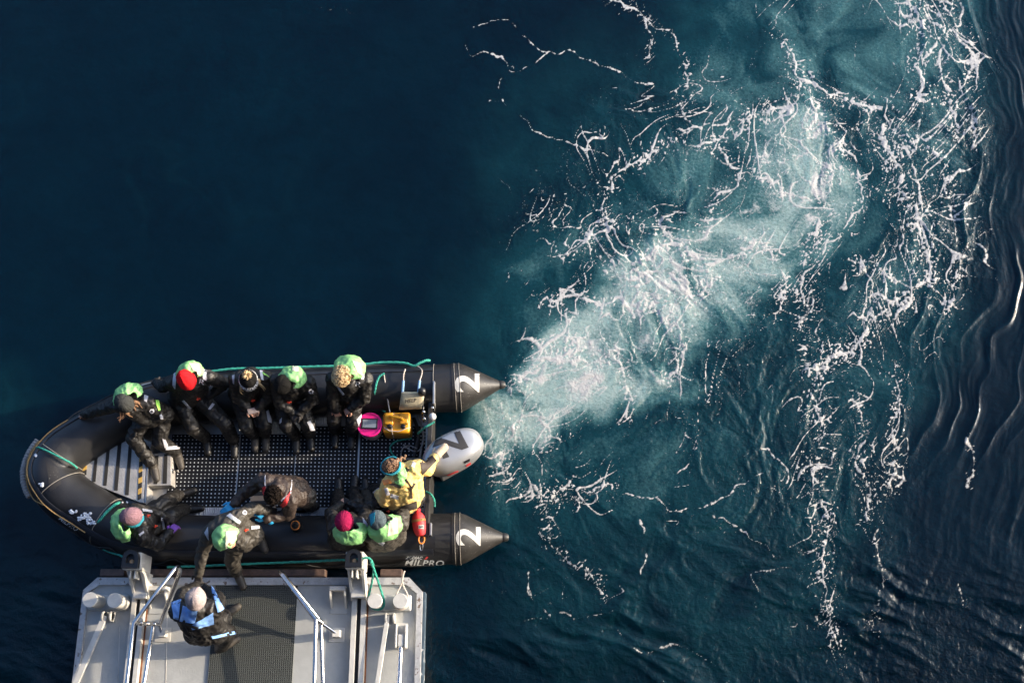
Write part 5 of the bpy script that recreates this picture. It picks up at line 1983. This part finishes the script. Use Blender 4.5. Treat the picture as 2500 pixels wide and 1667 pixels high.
        ho = bm_obj('headband' if style == 'band' else 'beanie', bm, root, M[hm], True, angle=0)
        if style == 'pompom':
            bm = bmesh.new()
            rs = random.Random(3)
            c = hc + tip * .17
            for _ in range(110):
                n_ = Vector((rs.gauss(0, 1), rs.gauss(0, 1), rs.gauss(0, 1))).normalized()
                tube(bm, [c, c + n_ * .034, c + n_ * rs.uniform(.045, .066) + Vector((0, 0, rs.uniform(-.01, .01)))], [.010, .007, .002], 5)
            bm_obj('pompom', bm, ho, M['hair_light'], True)
            bm = bmesh.new()
            ring_loft(bm, [[hc + hs * (r * .98 * math.cos(t)) + hf * (r * 1.12 * math.sin(t)) + tip * z for t in [2 * math.pi * q / seg for q in range(seg)]] for r, z in ((.100, -.050), (.1115, -.038), (.1115, .030), (.104, .044))], False, False)
            bm_obj('brim', bm, ho, M['hat_pattern'], True)
    if limb_check:
        out = []
        for n1, n2 in (('sL', 'eL'), ('eL', 'wL'), ('sR', 'eR'), ('eR', 'wR'), ('kL', 'aL'), ('kR', 'aR'), ('sL', 'sR')): out.append('%s%s %.2f' % (n1, n2, (g[n1] - g[n2]).length))
        print(key, ' '.join(out), 'hipk %.2f %.2f torso %.2f hd %.2f' % ((hL - g['kL']).length, (hR_ - g['kR']).length, (mid - pv).length, (hd - mid).length))
    return dict(root=root, jk=jk, tr=tr, F=F, U=U, S=S, hd=hd, g=g, B=[bvh_of(jk), bvh_of(tr)])


def tapes(p, quads, m='reflect', name='reflective_tape'):
    for q in quads: patch(name, p['B'], q, M[m], p['root'], .006)


def disc_px(cx, cy, r): return [(cx - r, cy - r * .4), (cx + r * .4, cy - r), (cx + r, cy + r * .4), (cx - r * .4, cy + r)]


def badge(p, cx, cy, r):
    bm = bmesh.new()
    vs = []
    for k in range(16):
        h = onto(p['B'], cx + r * math.cos(k * math.pi / 8), cy + r * math.sin(k * math.pi / 8), .006)
        if h: vs.append(bm.verts.new(h[0]))
    if len(vs) > 5:
        bm.faces.new(vs)
        bmesh.ops.solidify(bm, geom=bm.faces[:], thickness=.003)
        bm_obj('badge', bm, p['root'], M['reflect'])
        patch('badge_mark', p['B'], [(cx - r * .3, cy - r * .5), (cx + r * .3, cy - r * .3), (cx + r * .2, cy + r * .5), (cx - r * .2, cy + r * .4)], M['black_print'], p['root'], .010, 2, 2)
    else: bm.free()


def whistle(p, cx, cy):
    h = onto(p['B'], cx, cy, .01)
    if h:
        bm = bmesh.new()
        capsule(bm, h[0] + Vector((-.018, 0, 0)), .010, h[0] + Vector((.018, .006, 0)), .010, 10)
        capsule(bm, h[0] + Vector((.0, -.012, 0)), .007, h[0] + Vector((.0, .012, .004)), .007, 10)
        bm_obj('whistle', bm, p['root'], M['whistle'], True)


def strands(p, starts, m, name='hair', rad=.010, parent=None):
    """locks of hair: each a list of (forward, side, up) offsets from the head's middle"""
    bm = bmesh.new()
    rs = random.Random(len(starts))
    for pts in starts:
        for _ in range(3):
            j = Vector((rs.uniform(-1, 1), rs.uniform(-1, 1), rs.uniform(-1, 1))) * .012
            q = [p['hd'] + p['F'] * a + p['S'] * b + p['U'] * c + j * (1 + i) for i, (a, b, c) in enumerate(pts)]
            q = spline(q, 4)
            tube(bm, q, [rad * (1 - .8 * i / (len(q) - 1)) for i in range(len(q))], 6)
    return bm_obj(name, bm, parent or p['root'], m, True)


def hair_cap(p, m, r=(.084, .104, .112), cut=-.25, tuft=.0, lock=.02, name='hair', seed=1):
    """short hair: a dense coat of small locks over the skull"""
    bm = bmesh.new()
    rs = random.Random(seed)
    F, U, S, hd = p['F'], p['U'], p['S'], p['hd']
    c = hd + U * .022 - F * .010
    ellipsoid(bm, c, (S, F, U), (r[0] - .004, r[1] - .004, r[2] - .006), 22, 14)
    bmesh.ops.delete(bm, geom=[v for v in bm.verts if (v.co - c).dot(F) > .045 and (v.co - c).dot(U) < .045 or (v.co - c).dot(U) < -.075], context='VERTS')
    for _ in range(420):
        n_ = Vector((rs.gauss(0, 1), rs.gauss(0, 1), rs.gauss(0, 1))).normalized()
        if n_.z < cut or (n_.y > .55 and n_.z < .35): continue
        b = c + S * (n_.x * r[0]) + F * (n_.y * r[1]) + U * (n_.z * r[2])
        t = (F * rs.uniform(-.6, .8) + S * rs.uniform(-.9, .9) + U * rs.uniform(-.5, .2))
        nn = S * n_.x + F * n_.y + U * n_.z
        t = (t - nn * t.dot(nn)).normalized()
        tube(bm, [b - nn * .008, b + nn * (.006 + tuft) + t * lock * .6, b + nn * (.004 + tuft * .6) + t * lock * 1.5], [.009, .007, .002], 5, False)
    return bm_obj(name, bm, p['root'], m, True)


GRP = 'passengers sitting on the tubes of the boat'
HOOD = (.162, .155, .155)
# far tube, bow to stern
p1 = person('grey', 'person in a charcoal ribbed beanie, one boot on the step by the bow',
            dict(hd=(305, 985, 1.40), pv=(376, 1012, .82), sL=(283, 988, 1.19), eL=(237, 1003, .98), wL=(206, 1010, .82), sR=(366, 986, 1.19), eR=(392, 1016, .97), wR=(335, 1045, .86),
                 kL=(326, 1070, .72), aL=(371, 1132, .45), kR=(390, 1078, .62), aR=(430, 1103, .26)), -48, 28, group=GRP, hat=('hat_grey', 'rib'), hood=((316, 966, 1.36), (.18, .165, .165), False), hand_l='skin', toes=(-72, -70), boots='boot_worn')
tapes(p1, [((352, 961), (363, 964), (358, 982), (352, 978)), ((389, 1012), (394, 1010), (398, 1022), (392, 1022)), ((396, 1070), (404, 1074), (411, 1092), (401, 1092)), ((404, 1089), (438, 1088), (437, 1096), (404, 1097))])
tapes(p1, [((378, 977), (387, 978), (391, 1000), (386, 1002))], 'lime', 'lime_patch')
badge(p1, 371, 1003, 6)
strands(p1, [[(.08, -.06, 0), (.13, -.06, -.07), (.18, -.04, -.13)], [(.05, -.09, 0), (.10, -.12, -.08), (.15, -.14, -.13)], [(.08, .06, 0), (.13, .06, -.07), (.17, .05, -.14)], [(.03, .09, 0), (.08, .13, -.07), (.11, .17, -.11)], [(.06, .08, 0), (.11, .12, -.05), (.12, .19, -.07)], [(.04, -.09, .0), (.09, -.12, -.06), (.16, -.12, -.10)]], M['hair_brown'], rad=.014)
p2 = person('red', 'person in a bright red beanie and green hood on the far tube',
            dict(hd=(458, 930, 1.43), pv=(458, 966, .80), sL=(423, 932, 1.20), eL=(398, 944, .94), wL=(382, 934, .78), sR=(508, 920, 1.20), eR=(548, 936, .98), wR=(512, 966, .88),
                 kL=(470, 1044, .61), aL=(502, 1068, .26), kR=(550, 1034, .61), aR=(570, 1074, .26)), -62, 30, group=GRP, hat=('hat_red', 'peak'), hood=((466, 910, 1.36), HOOD, False), hat_tip=(-.95, .12), toes=(-80, -86))
tapes(p2, [((424, 913), (432, 908), (428, 950), (421, 940)), ((492, 895), (505, 897), (504, 929), (496, 926)), ((506, 942), (514, 938), (519, 949), (512, 951)), ((445, 978), (450, 976), (467, 996), (462, 998)), ((508, 998), (513, 1000), (539, 967), (532, 963)), ((560, 1006), (572, 1012), (583, 1033), (570, 1028))])
lettering('jacket_print', 'R', p2['B'], (493, 932), (13, 3), (3, -11), M['reflect'], p2['root'], lift=.007)
whistle(p2, 481, 974)
p3 = person('pompom', 'person in a black and white patterned pompom hat holding a phone',
            dict(hd=(608, 929, 1.41), pv=(603, 958, .80), sL=(575, 926, 1.20), eL=(580, 970, .97), wL=(606, 996, .90), sR=(650, 924, 1.20), eR=(657, 968, .97), wR=(630, 994, .90),
                 kL=(602, 1040, .61), aL=(620, 1060, .26), kR=(645, 1034, .61), aR=(647, 1058, .26)), -80, 34, group=GRP, hat=('hat_black', 'pompom'), hand_l='skin', hand_r='skin', boots='boot_worn', toes=(-84, -86), hat_tip=(-.75, -.15))
tapes(p3, [((567, 917), (573, 914), (572, 938), (568, 934)), ((634, 903), (641, 905), (643, 928), (637, 926)), ((649, 1004), (656, 1000), (664, 1034), (654, 1030))])
tapes(p3, [((584, 896), (592, 892), (596, 896), (588, 900)), ((640, 908), (644, 914), (660, 922), (650, 914))], 'lime', 'lime_patch')
whistle(p3, 617, 977)
strands(p3, [[(.05, -.10, .0), (.11, -.12, -.06), (.16, -.11, -.15)], [(.05, .10, .0), (.11, .12, -.06), (.16, .11, -.15)], [(.05, -.08, -.02), (.09, -.08, -.10), (.12, -.07, -.20)], [(.02, -.09, -.02), (.05, -.10, -.12), (.09, -.09, -.22)], [(.05, .08, -.02), (.09, .08, -.10), (.12, .07, -.20)], [(.02, .09, -.02), (.05, .10, -.12), (.09, .10, -.22)], [(.07, -.05, 0), (.11, -.06, -.08), (.13, -.05, -.17)], [(.07, .05, 0), (.11, .06, -.08), (.13, .06, -.17)]], M['hair_light'], rad=.014)
p4 = person('black', 'person in a plain black beanie on the far tube, hands clasped',
            dict(hd=(693, 938, 1.41), pv=(703, 958, .80), sL=(672, 930, 1.20), eL=(684, 984, .96), wL=(713, 1004, .88), sR=(753, 936, 1.20), eR=(765, 976, .96), wR=(731, 1006, .88),
                 kL=(700, 1038, .61), aL=(722, 1064, .26), kR=(752, 1036, .61), aR=(756, 1058, .26)), -105, 38, group=GRP, hat=('hat_black', 'fold'), hood=((717, 922, 1.37), HOOD, False), toes=(-88, -84))
tapes(p4, [((750, 1030), (757, 1026), (769, 1050), (758, 1050)), ((683, 1024), (689, 1018), (688, 1030), (684, 1034))])
badge(p4, 759, 955, 6)
whistle(p4, 706, 980)
p5 = person('blond', 'bareheaded blond person with an orange collar on the far tube beside the pink lid',
            dict(hd=(836, 917, 1.46), pv=(845, 954, .82), sL=(813, 924, 1.22), eL=(812, 974, .98), wL=(820, 1000, .84), sR=(893, 926, 1.22), eR=(888, 974, .98), wR=(858, 996, .88),
                 kL=(815, 1022, .61), aL=(818, 1050, .26), kR=(862, 1026, .61), aR=(857, 1054, .26)), -108, 42, group=GRP, hood=((856, 897, 1.38), (.19, .165, .175), False), hand_l='skin', hand_r='skin', toes=(-90, -90))
hair_cap(p5, M['hair_light'], (.092, .112, .118), tuft=.014, lock=.034, seed=5)
tapes(p5, [((820, 940), (824, 938), (842, 962), (838, 964)), ((880, 907), (891, 903), (888, 925), (882, 926)), ((870, 1024), (884, 1006), (883, 1020), (874, 1040))])
lettering('jacket_print', 'R', p5['B'], (875, 937), (13, 3), (3, -11), M['reflect'], p5['root'], lift=.007)
bm = bmesh.new()
c = p5['hd'] - p5['U'] * .10
tube(bm, [c + p5['S'] * (.085 * math.cos(t)) + p5['F'] * (.09 * math.sin(t)) + p5['U'] * .01 for t in [R(-200 + 200 * k / 12) for k in range(13)]], .024, 8)
bm_obj('collar', bm, p5['root'], M['orange'], True)
# near tube
p6 = person('lilac', 'person in a lilac beanie and teal scarf on the near bow tube, one purple glove',
            dict(hd=(324, 1261, 1.36), pv=(345, 1286, .80), sL=(330, 1246, 1.15), eL=(372, 1250, .95), wL=(404, 1262, .84), sR=(346, 1312, 1.15), eR=(387, 1330, .95), wR=(414, 1300, .84),
                 kL=(402, 1226, .62), aL=(436, 1208, .26), kR=(420, 1258, .62), aR=(452, 1242, .26)), 18, 12, group=GRP, hat=('hat_lilac', 'cuff'), hood=((300, 1284, 1.28), (.19, .15, .16), False), hand_r='glove_purple', toes=(20, 5), boots='boot')
tapes(p6, [((347, 1242), (370, 1245), (371, 1250), (348, 1248)), ((393, 1262), (398, 1264), (403, 1290), (397, 1292)), ((339, 1303), (350, 1296), (352, 1300), (341, 1308)), ((300, 1326), (312, 1315), (313, 1332), (304, 1334))])
whistle(p6, 360, 1260)
whistle(p6, 377, 1284)
bm = bmesh.new()
c = p6['hd'] - p6['U'] * .095
tube(bm, [c + p6['S'] * (.075 * math.cos(t)) + p6['F'] * (.085 * math.sin(t)) for t in [2 * math.pi * k / 20 for k in range(21)]], .030, 8)
bm_obj('scarf', bm, p6['root'], M['hat_teal'], True)
p9 = person('crimson', 'person in a crimson knit hat and green hood on the near tube, seen from behind',
            dict(hd=(841, 1271, 1.38), pv=(850, 1312, .80), sL=(817, 1290, 1.19), eL=(808, 1252, .96), wL=(830, 1232, .86), sR=(888, 1282, 1.19), eR=(892, 1246, .96), wR=(856, 1230, .86),
                 kL=(826, 1236, .61), aL=(826, 1206, .26), kR=(872, 1230, .61), aR=(862, 1200, .26)), 98, 5, group=GRP, hat=('hat_crimson', 'rib'), hood=((860, 1300, 1.28), (.20, .16, .165), False), hand_l='skin', toes=(95, 88))
tapes(p9, [((885, 1262), (897, 1278), (899, 1292), (889, 1295)), ((824, 1308), (830, 1310), (850, 1326), (842, 1328))])
p10 = person('teal', 'person in a grey and teal hat on the near tube beside the driver',
             dict(hd=(922, 1270, 1.37), pv=(942, 1312, .80), sL=(900, 1302, 1.18), eL=(886, 1268, .96), wL=(906, 1240, .86), sR=(978, 1280, 1.18), eR=(984, 1250, .96), wR=(950, 1236, .86),
                  kL=(905, 1238, .61), aL=(894, 1206, .26), kR=(950, 1234, .61), aR=(930, 1204, .26)), 115, 14, group=GRP, suit='suit_olive_lit', hat=('hat_steel', 'fold'), hood=((944, 1288, 1.28), (.20, .165, .165), False), bulk=1.06, toes=(100, 95))
tapes(p10, [((965, 1264), (972, 1268), (980, 1284), (974, 1288)), ((910, 1314), (916, 1312), (940, 1324), (934, 1331))])
bh = [bvh_of(o) for o in p10['root'].children if o.name.startswith('beanie')]
patch('hat_panel', bh, [(903, 1256), (916, 1250), (914, 1272), (906, 1284)], M['hat_teal'], p10['root'], .006)
whistle(p10, 951, 1247)
# the driver
p11 = person('driver', 'driver in a yellow jacket with a cream mitten on the outboard motor',
             dict(hd=(955, 1139, 1.50), pv=(992, 1224, .86), sL=(948, 1184, 1.30), eL=(940, 1222, 1.08), wL=(926, 1206, .92), sR=(1018, 1140, 1.32), eR=(1044, 1146, 1.16), wR=(1060, 1118, 1.16), hR=(1078, 1098, 1.15),
                  kL=(930, 1226, .62), aL=(896, 1222, .26), kR=(950, 1200, .62), aR=(910, 1196, .26)), 205, 22, suit='suit_yellow', trousers='suit', hat=('hat_teal', 'band'), hand_l='glove_grey', hand_r='glove_cream', mitten_r=True, hood=((976, 1164, 1.36), (.13, .11, .10), False), bulk=1.05, curl=15, toes=(180, 175), hat_tip=(-.35, 0))
tapes(p11, [((938, 1192), (946, 1190), (952, 1206), (944, 1209)), ((955, 1204), (974, 1210), (972, 1218), (952, 1212)), ((1008, 1126), (1016, 1130), (1012, 1142), (1004, 1138))])
patch('strap', p11['B'], [(934, 1173), (952, 1170), (958, 1178), (938, 1184)], M['orange'], p11['root'], .014)
for q in (((988, 1170), (992, 1168), (1004, 1186), (1000, 1188)), ((1010, 1178), (1014, 1180), (1002, 1200), (999, 1198)), ((999, 1186), (1005, 1186), (1006, 1216), (1000, 1216)), ((992, 1140), (1000, 1146), (996, 1153), (988, 1146)), ((950, 1182), (954, 1178), (980, 1186), (978, 1192))):
    patch('harness', p11['B'], q, M['suit_brown'], p11['root'], .008)
for q in (((1026, 1128), (1056, 1112), (1066, 1124), (1030, 1160)),): patch('sleeve', p11['B'], q, M['suit_brown'], p11['root'], .007, 10, 10)
patch('seat_panel', p11['B'], [(975, 1238), (1016, 1222), (1018, 1240), (985, 1250)], M['suit_olive_lit'], p11['root'], .006, 8, 6)
hair_cap(p11, M['hair_brown'], (.074, .094, .112), tuft=.002, lock=.018, seed=11)
bm = bmesh.new()
for k in range(9):
    t = k / 8
    c = p11['hd'] + p11['U'] * (.085 - .05 * t - .09 * t * t) - p11['F'] * (.055 + .13 * t) + p11['S'] * (.03 * t + .012 * (-1) ** k)
    ellipsoid(bm, c, AX, (.026 - .008 * t, .026 - .008 * t, .022), 10, 7)
link('braid', remeshed(bm, .006, 1), p11['root'], M['hair_brown'])
# the helper and the climber
p8 = person('helper', 'dark haired person in a brown jacket and blue gloves bending over in the boat',
            dict(hd=(669, 1205, 1.54), pv=(728, 1200, .98), sL=(642, 1170, 1.38), eL=(594, 1206, 1.22), wL=(572, 1230, 1.24), hL=(556, 1242, 1.26), sR=(709, 1222, 1.36), eR=(704, 1256, 1.16), wR=(652, 1266, 1.24), hR=(634, 1254, 1.28),
                 kL=(744, 1200, .60), aL=(752, 1206, .25), kR=(748, 1226, .60), aR=(760, 1236, .25)), -112, 48, suit='suit_brown', trousers='suit', hand_l='glove_blue', hand_r='glove_blue', curl=20, toes=(200, 190))
hair_cap(p8, M['hair_dark'], (.084, .104, .112), tuft=.004, lock=.022, seed=8)
for q in (((641, 1190), (648, 1186), (652, 1214), (645, 1218)), ((700, 1210), (710, 1198), (700, 1232), (678, 1243))): patch('collar', p8['B'], q, M['red_bag'], p8['root'], .010, 8, 8)
for q in (((646, 1166), (648, 1160), (650, 1190), (647, 1192)), ((712, 1172), (714, 1172), (710, 1200), (708, 1198)), ((686, 1220), (710, 1200), (711, 1203), (687, 1224))): patch('piping', p8['B'], q, M['reflect'], p8['root'], .006, 8, 2)
p7 = person('climber', 'person with a green hood up stepping off the boat on to the platform',
            dict(hd=(556, 1318, 1.70), pv=(594, 1316, 1.20), sL=(514, 1300, 1.56), eL=(495, 1342, 1.34), wL=(485, 1398, 1.18), hL=(484, 1420, 1.12), sR=(582, 1262, 1.56), eR=(616, 1240, 1.40), wR=(652, 1246, 1.26),
                 kL=(567, 1366, .98), aL=(576, 1396, .60), kR=(624, 1306, 1.02), aR=(630, 1306, .74)), -48, 40, suit='suit_olive_lit', group=None, hand_l='glove_dark', hand_r='glove_dark', hood=(None, (.15, .17, .165), True), boots='boot_worn', toes=(-62, -64), bulk=1.0)
tapes(p7, [((553, 1259), (562, 1253), (588, 1272), (584, 1279)), ((500, 1300), (508, 1286), (510, 1318), (505, 1312)), ((612, 1284), (632, 1283), (633, 1290), (613, 1292)), ((536, 1376), (542, 1368), (546, 1378), (541, 1386))])
badge(p7, 597, 1251, 6)
whistle(p7, 599, 1293)
p12 = person('crew', 'crew member in a pale beanie and light blue jacket standing on the platform',
             dict(hd=(479, 1465, 1.96), pv=(503, 1542, 1.34), sL=(433, 1492, 1.74), eL=(446, 1450, 1.46), wL=(476, 1432, 1.20), hL=(484, 1422, 1.14), sR=(526, 1486, 1.74), eR=(534, 1462, 1.45), wR=(512, 1442, 1.22), hR=(494, 1430, 1.17),
                  kL=(545, 1510, .98), aL=(545, 1502, .60), kR=(556, 1544, .98), aR=(540, 1578, .60)), 80, 40, suit='suit', hat=('hat_pale', 'fold'), boots='boot_worn', toes=(35, 28), bulk=1.04)
for q in (((419, 1470), (442, 1462), (436, 1512), (424, 1508)), ((446, 1478), (482, 1490), (476, 1520), (438, 1518)), ((466, 1526), (520, 1494), (522, 1522), (470, 1536)), ((514, 1428), (522, 1436), (546, 1486), (532, 1494))):
    patch('jacket_panel', p12['B'], q, M['light_blue'], p12['root'], .007, 10, 10)
for q in (((444, 1516), (452, 1510), (462, 1544), (450, 1546)), ((424, 1512), (430, 1510), (500, 1534), (498, 1540))): patch('harness', p12['B'], q, M['grip'], p12['root'], .014, 8, 4)
for q in (((515, 1552), (570, 1540), (574, 1546), (518, 1558)),): patch('leg_band', p12['B'], q, M['light_blue'], p12['root'], .007, 8, 3)

# pale patches laid over some hoods
M['pale_patch'] = mat('pale_hood_patch', (.66, .66, .56), .5, var=.15, vscale=14, col2=(.66, .62, .40))
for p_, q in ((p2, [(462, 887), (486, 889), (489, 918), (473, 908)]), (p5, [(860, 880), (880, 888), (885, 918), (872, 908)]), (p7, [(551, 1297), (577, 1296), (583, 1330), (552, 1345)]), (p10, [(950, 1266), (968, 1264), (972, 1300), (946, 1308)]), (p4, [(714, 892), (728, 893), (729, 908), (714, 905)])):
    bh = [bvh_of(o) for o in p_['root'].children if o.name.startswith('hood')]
    patch('hood_patch', bh, q, M['pale_patch'], p_['root'], .006, 8, 8)

# the phone in the hands of the person in the pompom hat
ph = P(618, 1002, .93)
bm = bmesh.new()
a = Vector((math.cos(R(14)), math.sin(R(14)), 0))
t = Vector((-a.y, a.x, .5)).normalized()
box(bm, ph, (a, t, a.cross(t)), (.065, .034, .006), .004)
phone = bm_obj('phone', bm, None, M['hat_pale'])
tag(phone, 'phone held by the person in the pompom hat', 'phone')
